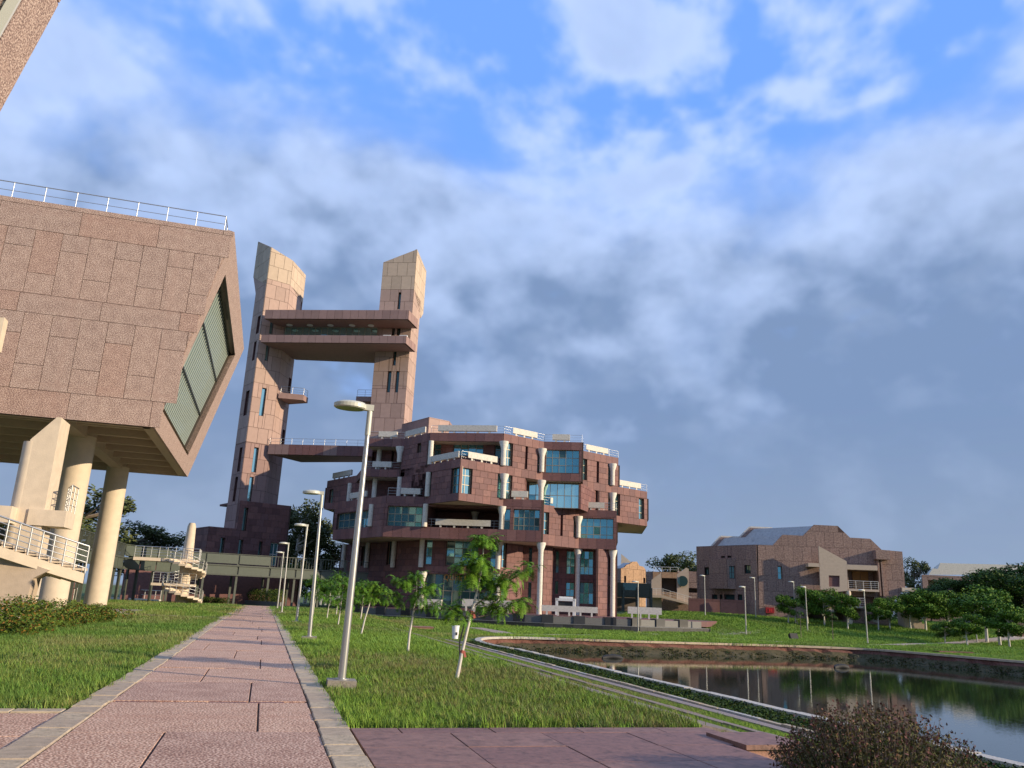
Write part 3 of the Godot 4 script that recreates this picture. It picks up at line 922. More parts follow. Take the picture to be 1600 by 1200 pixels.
# ---------------------------------------------------------------- cream stair in front of the raised block
func build_stair() -> void:
	var root := thing("stair_tower", "cream concrete stair with blade wall and curved railed flight below the raised block", "staircase")
	# blade wall with a rounded left edge and a slanted top
	var z := -43.2
	var f := 43.2 / 45.0
	var pl := MB.new()
	var prof := PackedVector2Array([Vector2(-10.35, -.1), Vector2(-11.55, -.1), Vector2(-11.55, 8.2), Vector2(-10.6, 9.4), Vector2(-10.4, 9.4)])
	pl.prism(prof, Vector3(0, 0, z), Vector3.RIGHT, Vector3.UP, Vector3.BACK, 0.25, 1.6)
	pl.tube(PackedVector3Array([Vector3(-11.5, -.1, z - .16), Vector3(-11.5, 8.12, z - .16)]), PackedFloat32Array([.42, .42]), 28)
	obj("blade_wall", pl, M.cream, root)
	var sb := MB.new()
	sb.prism(px_poly(Vector3(0, 0, -42), Vector3.RIGHT, Vector3.BACK, [[-60, 500], [9, 498], [-2, 548], [-60, 560]]), Vector3(0, 0, -42), Vector3.RIGHT, Vector3.UP, Vector3.BACK, .2, .4)
	obj("upper_blade", sb, M.cream, root)
	# upper landing, its left part out of the picture
	var ul := MB.new()
	ul.box(Vector3(-14.0, 4.55, z + .1), Vector3(5.0, 0.75, 2.1))
	ul.box(Vector3(-10.2, 4.55, z - .6), Vector3(1.6, 0.75, 1.9))
	obj("landing", ul, M.cream, root)
	railing(root, PackedVector3Array([Vector3(-16, 4.95, z - .9), Vector3(-12.9, 4.95, z - .9)]), 1.5, 1.1, M.steel, 4, 0.028)
	railing(root, PackedVector3Array([Vector3(-9.9, 4.95, z - 1.5), Vector3(-9.45, 4.95, z - .1), Vector3(-9.45, 4.95, z - 1.5)]), 1.25, 0.6, M.steel, 4, 0.028)
	# flight: sweeps down to the right in a gentle curve
	var top := PackedVector3Array(); var n := 16
	for i in n + 1:
		var t := float(i) / n
		var x := lerpf(-14.0, -7.35, t)
		var zz := -37.0 - 1.6 * t * t
		var y := lerpf(4.15, 2.05, pow(t, 0.92))
		top.append(Vector3(x, y, zz))
	var edge := MB.new(); var under := MB.new()
	for i in n:
		var a := top[i]; var b := top[i + 1]
		var bk := Vector3(-.5, 0, -2.6)
		edge.quad(a, b, b - Vector3(0, .42, 0), a - Vector3(0, .42, 0))
		edge.quad(a + bk, b + bk, b, a)
		under.quad(a - Vector3(0, .42, 0), b - Vector3(0, .42, 0), b + bk * .9 - Vector3(0, .95 - .5 * i / n, 0), a + bk * .9 - Vector3(0, .95 - .5 * i / n, 0))
		edge.quad(b + bk, a + bk, a + bk * .9 - Vector3(0, .95 - .5 * i / n, 0), b + bk * .9 - Vector3(0, .95 - .5 * i / n, 0))
	var l := top[n]
	edge.quad(l, l + Vector3(-.5, 0, -2.6), l + Vector3(-.45, -.45, -2.34), l - Vector3(0, .42, 0))
	obj("flight", edge, M.cream, root)
	obj("flight_underside", under, M.cream, root)
	for i in range(2, n):
		var st := MB.new(); st.boxv(top[i] + Vector3(-.35, 0.0, -2.5), Vector3(.42, 0, 0), Vector3(0, .12, 0), Vector3(0.2, 0, 2.3))
		obj("step", st, M.cream, root)
	railing(root, top, 1.12, 0.38, M.steel, 5, 0.034)
	# support pier below the flight
	var pier := MB.new()
	pier.prism(PackedVector2Array([Vector2(-16, -.1), Vector2(-9.25, -.1), Vector2(-9.1, 1.75), Vector2(-8.55, 2.1), Vector2(-12, 3.2), Vector2(-16, 4)]), Vector3(0, 0, -37.9), Vector3.RIGHT, Vector3.UP, Vector3.BACK, 0.0, 1.3)
	obj("pier", pier, M.cream_wall, root)

# ---------------------------------------------------------------- plan geometry
func stepto(p: Vector3, px: float, py: float, dir: Vector3) -> Vector3:
	var v := ray(px, py)
	var den := v.x * dir.z - v.z * dir.x
	var t := ((p.x - CAM.x) * v.z - (p.z - CAM.z) * v.x) / den
	return Vector3(p.x + dir.x * t, 0, p.z + dir.z * t)
func plan(px: float, py: float, d: float) -> Vector3:
	var p := ph(px, py, d); return Vector3(p.x, 0, p.z)
func ynode(p: Vector3, px: float, py: float) -> float:
	var v := ray(px, py)
	return EYE + v.y * Vector2(p.x, p.z).length() / Vector2(v.x, v.z).length()
func plate(mb: MB, nodes: Array, y0: float, y1: float) -> void:
	var poly := PackedVector2Array()
	for p in nodes: poly.append(Vector2(p.x, p.z))
	mb.prism(poly, Vector3(0, y0, 0), Vector3.RIGHT, Vector3.BACK, Vector3.UP, y1 - y0, 0.0)

# ---------------------------------------------------------------- twin tower with bridges
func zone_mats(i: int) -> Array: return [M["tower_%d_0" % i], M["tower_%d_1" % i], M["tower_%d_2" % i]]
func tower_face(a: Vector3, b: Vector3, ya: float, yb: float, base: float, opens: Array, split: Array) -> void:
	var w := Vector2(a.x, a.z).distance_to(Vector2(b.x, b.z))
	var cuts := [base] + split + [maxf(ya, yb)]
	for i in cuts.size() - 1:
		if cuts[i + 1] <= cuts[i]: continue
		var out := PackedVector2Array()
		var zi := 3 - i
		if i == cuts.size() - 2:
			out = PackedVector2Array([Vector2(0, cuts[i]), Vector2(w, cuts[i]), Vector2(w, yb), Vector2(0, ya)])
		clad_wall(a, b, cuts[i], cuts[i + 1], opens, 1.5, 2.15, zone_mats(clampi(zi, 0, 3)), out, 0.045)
func build_tower() -> void:
	var root := thing("twin_tower", "tall pink stone twin tower with a glazed sky bridge between its shafts", "tower")
	begin_clad(root)
	var sp := [21.6, 30.2, 46.0]
	# left shaft
	var n0 := plan(390, 648, 110.0)
	var nl := stepto(n0, 374.5, 648, GL)
	var nc := stepto(n0, 428.5, 648, GR)
	var nr := stepto(nc, 449.6, 648, GS)
	var nb := nl + GS * 6.0
	var hl := stepto(n0, 396, 433, GL)
	var hr := stepto(nc, 476, 445, GS)
	var y0 := ynode(n0, 427, 387); var yl := ynode(hl, 404, 377.5); var yc := ynode(nc, 461, 408); var yr := ynode(hr, 478, 430)
	var opR := []
	for r in [[407, 606, 414, 650], [395, 699, 402, 738], [388, 745, 394, 784], [422, 492, 427, 522], [415, 536, 420, 564], [380.5, 792, 387, 829]]: opR.append(px_open(n0, nc, r[0], r[1], r[2], r[3]))
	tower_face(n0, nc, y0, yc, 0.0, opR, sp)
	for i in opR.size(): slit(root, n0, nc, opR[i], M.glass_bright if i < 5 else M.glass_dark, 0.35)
	var opL := []
	for r in [[402, 495, 406, 520], [396, 535, 399.5, 562], [383, 612, 388, 648], [373, 700, 377, 736], [366, 746, 370, 783]]: opL.append(px_open(nl, n0, r[0], r[1], r[2], r[3]))
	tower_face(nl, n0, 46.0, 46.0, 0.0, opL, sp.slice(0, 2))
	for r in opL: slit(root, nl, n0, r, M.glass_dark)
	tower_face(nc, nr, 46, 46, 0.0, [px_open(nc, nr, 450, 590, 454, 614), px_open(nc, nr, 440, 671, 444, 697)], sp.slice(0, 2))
	for r in [[450, 590, 454, 614], [440, 671, 444, 697]]: slit(root, nc, nr, px_open(nc, nr, r[0], r[1], r[2], r[3]), M.glass_dark)
	# the head leans out on the left
	var wl := Vector2(hl.x, hl.z).distance_to(Vector2(n0.x, n0.z))
	var yb := ynode(hl, 396, 433); var yb0 := ynode(n0, 418, 446)
	clad_wall(hl, n0, minf(yb, yb0), maxf(yl, y0), [], 1.5, 2.15, zone_mats(0), PackedVector2Array([Vector2(0, yb), Vector2(wl, yb0), Vector2(wl, y0), Vector2(0, yl)]), 0.045)
	var wr := Vector2(hr.x, hr.z).distance_to(Vector2(nc.x, nc.z))
	clad_wall(nc, hr, 45.0, maxf(yc, yr), [], 1.5, 2.15, zone_mats(0), PackedVector2Array([Vector2(0, 46), Vector2(wr, 45.2), Vector2(wr, yr), Vector2(0, yc)]), 0.045)
	var cor := MB.new()
	cor.tri(hl + Vector3.UP * yb, n0 + Vector3.UP * yb0, nl + Vector3.UP * (yb - 3.4))
	cor.tri(n0 + Vector3.UP * yb0, n0 + Vector3.UP * (yb0 - 3.4), nl + Vector3.UP * (yb - 3.4))
	var hb := hl + GS * 5.0
	cor.quad(hl + Vector3.UP * yb, nl + Vector3.UP * (yb - 3.4), nb + Vector3.UP * (yb - 3.4), hb + Vector3.UP * yb)
	for t in [[nb, nl, 0.0, yb], [nr, nb, 0.0, yb], [hb, hl, yb - .1, yl - 1.0], [hr, hb, 44.0, yr - 1.0]]:
		cor.quad(t[0] + Vector3.UP * t[2], t[1] + Vector3.UP * t[2], t[1] + Vector3.UP * t[3], t[0] + Vector3.UP * t[3])
	var lid := [hl + Vector3.UP * (yl - .1), n0 + Vector3.UP * (y0 - .1), nc + Vector3.UP * (yc - .1), hr + Vector3.UP * (yr - .1), hb + Vector3.UP * (yr - .1)]
	for i in range(1, 4): cor.tri(lid[0], lid[i], lid[i + 1])
	# right shaft
	var q1 := plan(638.3, 560, 110.3)
	var q0 := stepto(q1, 585.5, 560, GF)
	var q2 := stepto(q1, 650.5, 560, GS)
	var qh := stepto(q1, 664, 450, GS)
	var t0 := ynode(q0, 598.7, 410); var t1 := ynode(q1, 650, 389.5); var t2 := ynode(qh, 666, 424)
	var yf := ynode(q1, 646, 452.5)
	var sp2 := [21.6, 30.6, yf]
	var opF := []
	for r in [[622, 457, 626, 483], [613.5, 503, 617, 524], [621, 503, 626, 524], [614.5, 546, 619, 571], [605, 580, 610.5, 613], [618, 580, 623, 613]]: opF.append(px_open(q0, q1, r[0], r[1], r[2], r[3]))
	tower_face(q0, q1, t0, t1, 8.0, opF, sp2)
	for r in opF: slit(root, q0, q1, r, M.glass_dark)
	tower_face(q1, q2, yf, yf, 8.0, [], sp2.slice(0, 2))
	var wh := Vector2(qh.x, qh.z).distance_to(Vector2(q1.x, q1.z))
	clad_wall(q1, qh, yf - 3, maxf(t1, t2), [], 1.5, 2.15, zone_mats(0), PackedVector2Array([Vector2(0, yf), Vector2(wh * .8, yf - 2.4), Vector2(wh, yf - 1.2), Vector2(wh, t2), Vector2(0, t1)]), 0.045)
	var qb := q0 + GS * 5.5; var qc := qh + GS * .5
	for t in [[q0, qb, 8.0, t0], [qb, q2, 8.0, yf], [qb, qh, yf - 1, t0]]:
		cor.quad(t[0] + Vector3.UP * t[2], t[1] + Vector3.UP * t[2], t[1] + Vector3.UP * t[3], t[0] + Vector3.UP * t[3])
	cor.tri(q0 + Vector3.UP * (t0 - .1), q1 + Vector3.UP * (t1 - .1), qh + Vector3.UP * (t2 - .1)); cor.tri(q0 + Vector3.UP * (t0 - .1), qh + Vector3.UP * (t2 - .1), qb + Vector3.UP * (t0 - .1))
	cor.quad(q2 + Vector3.UP * (yf - 2.9), qh + Vector3.UP * (yf - 1.2), qh + Vector3.UP * t2, q2 + Vector3.UP * t2)
	obj("shaft_rear", cor, M.tower_2_0, root)
	# sky bridge: two thick slabs and the glazed room between them
	var s0 := stepto(plan(415, 490, 108.6), 414, 490, GF)
	var s1 := stepto(s0, 638, 496, GF)
	var m0 := stepto(s0, 408, 529, GF); var m1 := stepto(s0, 634, 535, GF)
	var bx := [[s0, s1, ynode(s0, 413, 498), ynode(s0, 415, 484)], [m0, m1, ynode(m0, 408, 535), ynode(m0, 408, 523)]]
	for b in bx:
		var back := GS * 8.5
		var e: Vector3 = b[1] + GS * ((q1 - b[1]).dot(GS) - .06) + GF * .45
		var mb := MB.new(); plate(mb, [b[0], b[1], e, q0 + GF * .3 - GS * .06, q0 + GF * .3 + GS * 6.0, b[0] + back + GF * 2.0], b[2] + .02, b[3] - .02)
		obj("bridge_slab", mb, M.tower_3_1, root)
		clad_wall(b[0], b[1], b[2], b[3], [], 1.15, 2.0, zone_mats(3), PackedVector2Array(), 0.04)
		clad_wall(b[1], e, b[2], b[3], [], 1.15, 2.0, zone_mats(3), PackedVector2Array(), 0.04)
	var g0 := stepto(n0, 446, 515, GR) - GS * .2; var g1 := stepto(g0, 590, 518, GF)
	window_in(root, g0, g1, Rect2(0, bx[1][3] - .05, g0.distance_to(g1), bx[0][2] - bx[1][3] + .1), 15, 2, M.glass_bright, 0.0, M.frame, "bridge_glazing", 0.06)  # brighter glass tint makes up for the shade under the slab
	for f in [.08, .3, .52, .75, .95]:
		var lm := MB.new(); var p: Vector3 = g0.lerp(g1, f) - GS * 1.2 + Vector3.UP * (bx[0][2] - .12); lm.cyl(p, p + Vector3.UP * .1, .45, .45, 14)
		obj("ceiling_lamp", lm, M.white_plastic, root)
	for p in [[600, 523, .9], [626, 521, 1.0]]:
		var c: Vector3 = stepto(m0, p[0], p[1], GF) + GS * 1.3
		var ac := MB.new(); ac.boxv(c + Vector3.UP * bx[1][3] - GF * .5, GF * 1.1, Vector3.UP * .55, GS * .5)
		obj("roof_unit", ac, M.white_plastic, root)
	# balcony on the left shaft
	var b0 := stepto(n0, 436, 622, GR) - GS * .3; var b1 := b0 + GF * 3.3
	var yb1 := ynode(b0, 434, 613); var yb2 := yb1 - .8
	var bal := MB.new(); plate(bal, [b0, b1 + GS * 1.2, b1 + GS * 3.0, b0 + GS * 4], yb2, yb1)
	var balc := obj("balcony", bal, M.tower_3_1, root)
	railing(balc, PackedVector3Array([b0 + Vector3.UP * yb1 + GF * .2 + GS * .2, b1 + GS * 1.3 + Vector3.UP * yb1 - GF * .1, b1 + GS * 2.9 + Vector3.UP * yb1 - GF * .1]), 1.0, 1.3, M.steel, 3, 0.03)
	var b2 := q0 - GF * 2.4 + GS * .6; var y2 := ynode(q0, 580, 618)
	var bal2 := MB.new(); plate(bal2, [b2, q0 + GS * .6, q0 + GS * 3, b2 + GS * 2.4], y2 - .7, y2)
	var bo := obj("balcony", bal2, M.tower_3_1, root)
	railing(bo, PackedVector3Array([b2 + Vector3.UP * y2 + GF * .1 + GS * .1, q0 + GS * .7 + Vector3.UP * y2]), 1.0, 1.2, M.steel, 3, 0.03)
	# low bridge to the office block
	var l0 := stepto(n0, 423, 700, GR) - GS * .8; var l1 := stepto(l0, 592, 703, GF)
	var lt := ynode(l0, 423, 694); var lb := lt - 1.45
	var lo := MB.new(); plate(lo, [l0, l1, l1 + GS * 4.5, l0 + GS * 6.5 + GF * 2.5], lb + .02, lt - .02)
	var lob := obj("low_bridge", lo, M.tower_3_1, root)
	clad_wall(l0, l1, lb, lt, [], 1.0, 2.0, [M.sandstone_0, M.sandstone_3, M.tower_3_2], PackedVector2Array(), 0.04)
	railing(lob, PackedVector3Array([l0 + Vector3.UP * lt + GS * .3, l1 + Vector3.UP * lt + GS * .3]), 0.9, 1.6, M.steel, 2, 0.025)
	# dark base
	var a0 := stepto(n0, 324, 822, GR); var a1 := stepto(n0, 371, 800, GR); var a2 := stepto(n0, 450, 790, GR)
	var fwd := -Vector3(GR.z, 0, -GR.x).normalized() * .7
	if fwd.dot(CAM - n0) < 0: fwd = -fwd
	a0 += fwd; a1 += fwd; a2 += fwd
	var h1 := ynode(a1, 371, 781.5); var h0 := ynode(a0, 324, 822)
	var bm := []
	for i in 5: bm.append(M["base_stone_%d" % i])
	var ops := []
	for r in [[343.5, 840, 350, 870], [372, 843, 378.5, 873], [403.5, 846, 409, 873], [379.5, 793, 386, 829]]: ops.append(px_open(a0, a2, r[0], r[1], r[2], r[3]))
	var dr := px_open(a0, a2, 421, 848, 434, 884)
	var u1 := a0.distance_to(a1); var u2 := a0.distance_to(a2)
	clad_wall(a0, a2, 0.0, h1, ops + [dr], 1.05, 0.85, bm, PackedVector2Array([Vector2(0, 0), Vector2(u2, 0), Vector2(u2, h1), Vector2(u1, h1), Vector2(u1, h0), Vector2(0, h0)]))
	for r in ops: slit(root, a0, a2, r, M.glass_dark, 0.5)
	window_in(root, a0, a2, dr, 2, 2, M.glass, 0.3, M.rail_white, "door", 0.1)
	var bd := -fwd.normalized()
	clad_wall(a1 + bd * 5.0, a1, h0, h1, [], 1.05, .85, bm)
	clad_wall(a0 + bd * 7.0, a0, 0, h0, [], 1.05, .85, bm)
	clad_wall(a2, a2 + bd * 7.0, 0, h1, [], 1.05, .85, bm)
	var bt := MB.new(); plate(bt, [a0, a1, a1 + bd * 7, a0 + bd * 7], h0 - .3, h0 - .02); plate(bt, [a1, a2, a2 + bd * 8, a1 + bd * 8], h1 - .3, h1 - .02)
	obj("base_roof", bt, M.base_stone_2, root)
	end_clad()

# ---------------------------------------------------------------- stepped office block
var sand := []
func owall(root: Node, a: Vector3, b: Vector3, y0: float, y1: float, items := []) -> void:
	var ops := []
	for it in items: ops.append(px_open(a, b, it[1], it[2], it[3], it[4]))
	clad_wall(a, b, y0, y1, ops, 1.15, 0.72, sand, PackedVector2Array(), 0.035)
	for i in items.size():
		var it: Array = items[i]
		match it[0]:
			"w": window_in(root, a, b, ops[i], it[5], it[6], M[it[7]], 0.35, M.frame)
			"s": slit(root, a, b, ops[i], M.glass_dark, 0.6)
			"n": niche(root, a, b, ops[i], it[5], M.sandstone_0)
func white_column(root: Node, p: Vector3, y0: float, y1: float, cap := true, r := 0.31) -> void:
	var pts := PackedVector3Array(); var rad := PackedFloat32Array()
	var h := y1 - y0
	var prof := [[0, r], [h - 1.15, r], [h - .9, r * 1.1], [h - .22, r * 1.8], [h, r * 1.85]] if cap else [[0, r], [h, r]]
	for k in prof:
		pts.append(p + Vector3.UP * (y0 + float(k[0]))); rad.append(k[1])
	var mb := MB.new(); mb.tube(pts, rad, 20)
	obj("column", mb, M.column_white, root)
func trough(root: Node, a: Vector3, b: Vector3, y: float, h := 0.72, lift := 0.32, back := Vector3.ZERO) -> void:
	# white planter trough on small feet
	var u := (b - a).normalized(); var w := GS * 0.55
	if back != Vector3.ZERO: w = back * .55
	var mb := MB.new()
	var l := a.distance_to(b)
	mb.boxv(a + Vector3.UP * (y + lift), u * l, Vector3.UP * h, w)
	var n := maxi(2, roundi(l / 1.5))
	for i in n: mb.boxv(a + u * (l * (i + .3) / n) + Vector3.UP * (y - .02) + w * .1, u * .22, Vector3.UP * (lift + .02), w * .8)
	obj("planter", mb, M.white_concrete, root)
func slab_band(root: Node, nodes: Array, yt: float, yb: float, rear: float) -> void:
	for i in nodes.size() - 1:
		clad_wall(nodes[i], nodes[i + 1], yb, yt, [], 1.15, yt - yb, sand, PackedVector2Array(), 0.03)
	var poly := nodes.duplicate()
	poly.append(nodes[-1] + GS * rear); poly.append(nodes[0] + GS * (rear - 4))
	var mb := MB.new(); plate(mb, poly, yb + .02, yt - .3)
	obj("floor_slab", mb, M.soffit, root)
func build_office() -> void:
	var root := thing("office_block", "stepped octagonal office block in dark red sandstone with teal glass bays", "building")
	sand = [M.sandstone_0, M.sandstone_1, M.sandstone_2, M.sandstone_3, M.sandstone_4]
	begin_clad(root)
	var Y := [0.35, 5.7, 9.84, 13.45, 17.4, 21.4]
	var Z := [0.0, 4.7, 8.5, 12.55, 16.4, 20.35]
	var B := plan(849, 720, 100.0)
	var prow := stepto(B, 719, 735, GR)
	var n672 := stepto(prow, 672, 680, GL); var n631 := stepto(prow, 630, 690, GL)
	var n787 := stepto(B, 787, 680, GR)
	var n573 := stepto(n631, 573, 690, GF)
	var n909 := stepto(B, 909, 700, GF)
	var f909 := plan(908.5, 725, 105.0)
	var n966 := stepto(f909, 966, 725, GR); var w1010 := stepto(f909, 1011, 790, GR)
	var n570 := stepto(stepto(prow, 626, 731, GL), 566, 735, GF); var n626 := stepto(prow, 626, 731, GL)
	var q512 := plan(511, 760, 116.0); var q556 := stepto(q512, 556, 760, GL)
	var e786 := stepto(prow, 786, 788, GR); var Bp := stepto(e786, 847, 790, GF)
	var A := stepto(B, 905, 800, GR); var n962 := stepto(A, 963, 805, GF)
	var w963 := stepto(f909, 963, 805, GR)
	var n598 := stepto(Bp, 598.5, 832, GF); var n604 := stepto(Bp, 604, 780, GF); var n664 := stepto(prow, 664, 786, GL)
	var q520 := stepto(n598, 520, 838, GL); var q522 := stepto(n604, 522, 792, GL); var q506 := stepto(q522, 506, 800, -GF)
	# floor bands
	slab_band(root, [n573, n631, n672, n787, B, n909, f909, n966], Y[5], Z[5], 16)
	slab_band(root, [q512, q556, n570, n626, prow, B, n909, f909, w1010], Y[4], Z[4], 14)
	slab_band(root, [q506, q522, n604, n664, prow, e786, Bp, B, A, n962, w963, w1010], Y[3], Z[3], 13)
	slab_band(root, [q520, n598, Bp, B, A, n962, w963], Y[2], Z[2], 14)
	# level 4
	var k := GS * 3.0
	owall(root, n573 + k, n631 + k, Y[4] - .3, Z[5], [["n", 581, 706, 587, 727, 1.0], ["n", 612, 702, 615, 726, 1.0]])
	owall(root, n631, n672, Y[3], Z[5], [["w", 652.5, 690, 658, 707, 1, 1, "glass_dark"], ["s", 649, 739, 653.5, 753]])
	owall(root, n631 + k, n631, Y[3], Z[5])
	k = GS * 2.2
	owall(root, n672, n672 + k, Y[4] - .3, Z[5])
	owall(root, n672 + k, n787 + k, Y[4] - .3, Z[5], [["w", 678, 688, 689, 716, 1, 2, "glass"], ["w", 708, 688, 755, 712, 4, 2, "glass"], ["w", 773, 690, 784, 716, 1, 2, "glass_dark"]])
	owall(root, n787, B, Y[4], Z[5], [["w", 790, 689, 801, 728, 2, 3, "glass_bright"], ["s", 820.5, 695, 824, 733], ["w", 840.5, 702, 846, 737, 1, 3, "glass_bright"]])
	owall(root, B, n909, Y[4], Z[5], [["w", 852.5, 703, 905, 739, 5, 3, "glass"]])
	owall(root, n909, f909, Y[4], Z[5])
	owall(root, f909, n966, Y[4], Z[5], [["w", 909, 715, 917, 750, 1, 3, "glass_bright"], ["s", 932, 719, 935.5, 754], ["w", 950, 724, 955.5, 758, 1, 3, "glass_bright"]])
	owall(root, n966, n966 + GS * 9, Y[4], Z[5])
	# level 3
	owall(root, q512, q556, Y[3], Z[4], [["w", 514, 765, 520, 796, 1, 3, "glass_bright"], ["n", 542, 758, 547, 777, 1.0]])
	owall(root, q512 + GS * 8, q512, Y[3], Z[4])
	owall(root, q556, n570 + GS * 3.5, Y[3], Z[4])
	k = GS * 3.5
	owall(root, n570 + k, n626 + k, Y[3] - .3, Z[4])
	owall(root, n626, prow, Y[3], Z[4], [["n", 627, 742, 643, 770, 2.5], ["w", 667, 735, 674, 775, 1, 1, "glass_dark"], ["w", 705, 729, 718.6, 771, 3, 3, "glass"]])
	owall(root, n626 + k, n626, Y[3], Z[4])
	var n820 := stepto(prow, 820, 765, GR)
	owall(root, prow, n820, Y[3], Z[4], [["w", 719.6, 728, 737.5, 772, 2, 3, "glass_bright"], ["w", 777, 739, 800, 779, 3, 3, "glass_bright"]])
	k = GS * 3.4
	var g0 := n820 + k; var g1 := stepto(g0, 907, 775, GF)
	owall(root, n820, g0, Y[3], Z[4])
	var r3 := Rect2(0.2, Y[3] - .25, g0.distance_to(g1) - .4, Z[4] - Y[3] + .2)
	clad_wall(g0, g1, Y[3] - .3, Z[4], [r3], 1.15, .72, sand)
	window_in(root, g0, g1, r3, 7, 2, M.glass_bright, 0.1, M.frame)
	var w935 := stepto(f909, 934, 780, GR)
	owall(root, g1, w935 + GS * 1.2, Y[3] - .3, Z[4]); owall(root, w935 + GS * 1.2, w935, Y[3] - .3, Z[4])
	owall(root, w935, w1010, Y[3], Z[4], [["w", 950, 769, 955, 799, 1, 3, "glass_bright"], ["w", 958, 771, 968.5, 806, 2, 3, "glass_dark"], ["w", 998, 779, 1006, 812, 1, 3, "glass_bright"]])
	owall(root, w1010, w1010 + GS * 9, Y[3], Z[4])
	# level 2
	owall(root, q520 + GS * 8, q520, Y[2], Z[3])
	owall(root, q520, n598, Y[2], Z[3], [["w", 526, 800, 577, 834, 6, 3, "glass"]])
	owall(root, n598, Bp, Y[2], Z[3], [["w", 605, 791, 659, 827, 5, 3, "glass"], ["n", 668, 793, 783, 829, 6.0], ["w", 787, 795, 797, 832, 1, 2, "glass"], ["w", 802, 796, 843, 834, 5, 3, "glass"]])
	owall(root, Bp, B, Y[2], Z[3])
	owall(root, B, A, Y[2], Z[3], [["w", 849.5, 800, 857.5, 841, 1, 3, "glass_bright"], ["s", 875.5, 805, 879, 842], ["w", 896, 808, 901, 846, 1, 3, "glass_bright"]])
	owall(root, A, n962, Y[2], Z[3], [["w", 907, 810, 958.5, 848, 5, 3, "glass"]])
	owall(root, n962, w963, Y[2], Z[3]); owall(root, w963, w963 + GS * 8, Y[2], Z[3])
	# levels 0 and 1, set back under the bays
	var n656 := plan(656, 890, 100.5); var q532 := stepto(n656, 532, 885, GL)
	var n780 := stepto(n656, 780, 890, GF); var n815 := stepto(n780, 815, 890, GR)
	var yq := -0.3
	owall(root, q532 + GS * 6, q532, yq, Z[2])
	owall(root, q532, n656, yq, Z[2], [["w", 565, 847, 571, 884, 1, 1, "glass_dark"], ["w", 605, 845, 611, 882, 1, 1, "glass_dark"], ["s", 562, 896, 567, 912]])
	owall(root, n656, n780, yq, Z[2], [["w", 665, 842, 675, 882, 1, 3, "glass"], ["w", 697, 843, 747, 884, 4, 3, "glass"], ["w", 766, 845, 776, 886, 1, 3, "glass"], ["w", 664, 898, 776, 950, 8, 2, "glass_dark"]])
	owall(root, n780, n815, yq, Z[2], [["w", 784, 848, 791.5, 887, 1, 3, "glass_bright"], ["w", 783, 905, 791.5, 940, 1, 2, "glass_bright"]])
	var n848 := stepto(n815 + GS * 1.0, 849, 890, GF)
	owall(root, n815, n815 + GS, yq, Z[2])
	owall(root, n815 + GS, n848, yq, Z[2], [["s", 826, 856, 831, 900], ["s", 825, 910, 830, 935]])
	var n862 := stepto(n848, 862, 890, GR); var m862 := n862 + GS * 3.0; var m931 := stepto(m862, 932, 890, GF)
	owall(root, n848, n862, yq, Z[2]); owall(root, n862, m862, yq, Z[2])
	owall(root, m862, m931, yq, Z[2], [["s", 868, 861, 873, 895], ["w", 885, 861, 898, 897, 2, 3, "glass"], ["w", 906, 861, 927, 898, 3, 3, "glass"], ["s", 867, 908, 872, 928], ["w", 884, 910, 897, 932, 2, 2, "glass"], ["w", 905, 910, 927, 944, 3, 2, "glass"]])
	var n933 := m931 - GS * 2.6; var n949 := stepto(n933, 950, 890, GR); var n960 := stepto(n949 + GS * .3, 962, 890, GR)
	owall(root, m931, n933, yq, Z[2]); owall(root, n933, n949, yq, Z[2])
	owall(root, n949, n960, yq, Z[2], [["w", 950, 868, 954, 900, 1, 3, "glass_bright"], ["w", 950, 915, 954, 948, 1, 3, "glass_bright"]])
	owall(root, n960, n960 + GS * 8, yq, Z[2])
	# columns: the same lines run through all floors
	var cB := B - GS * .1 + GR * -.2
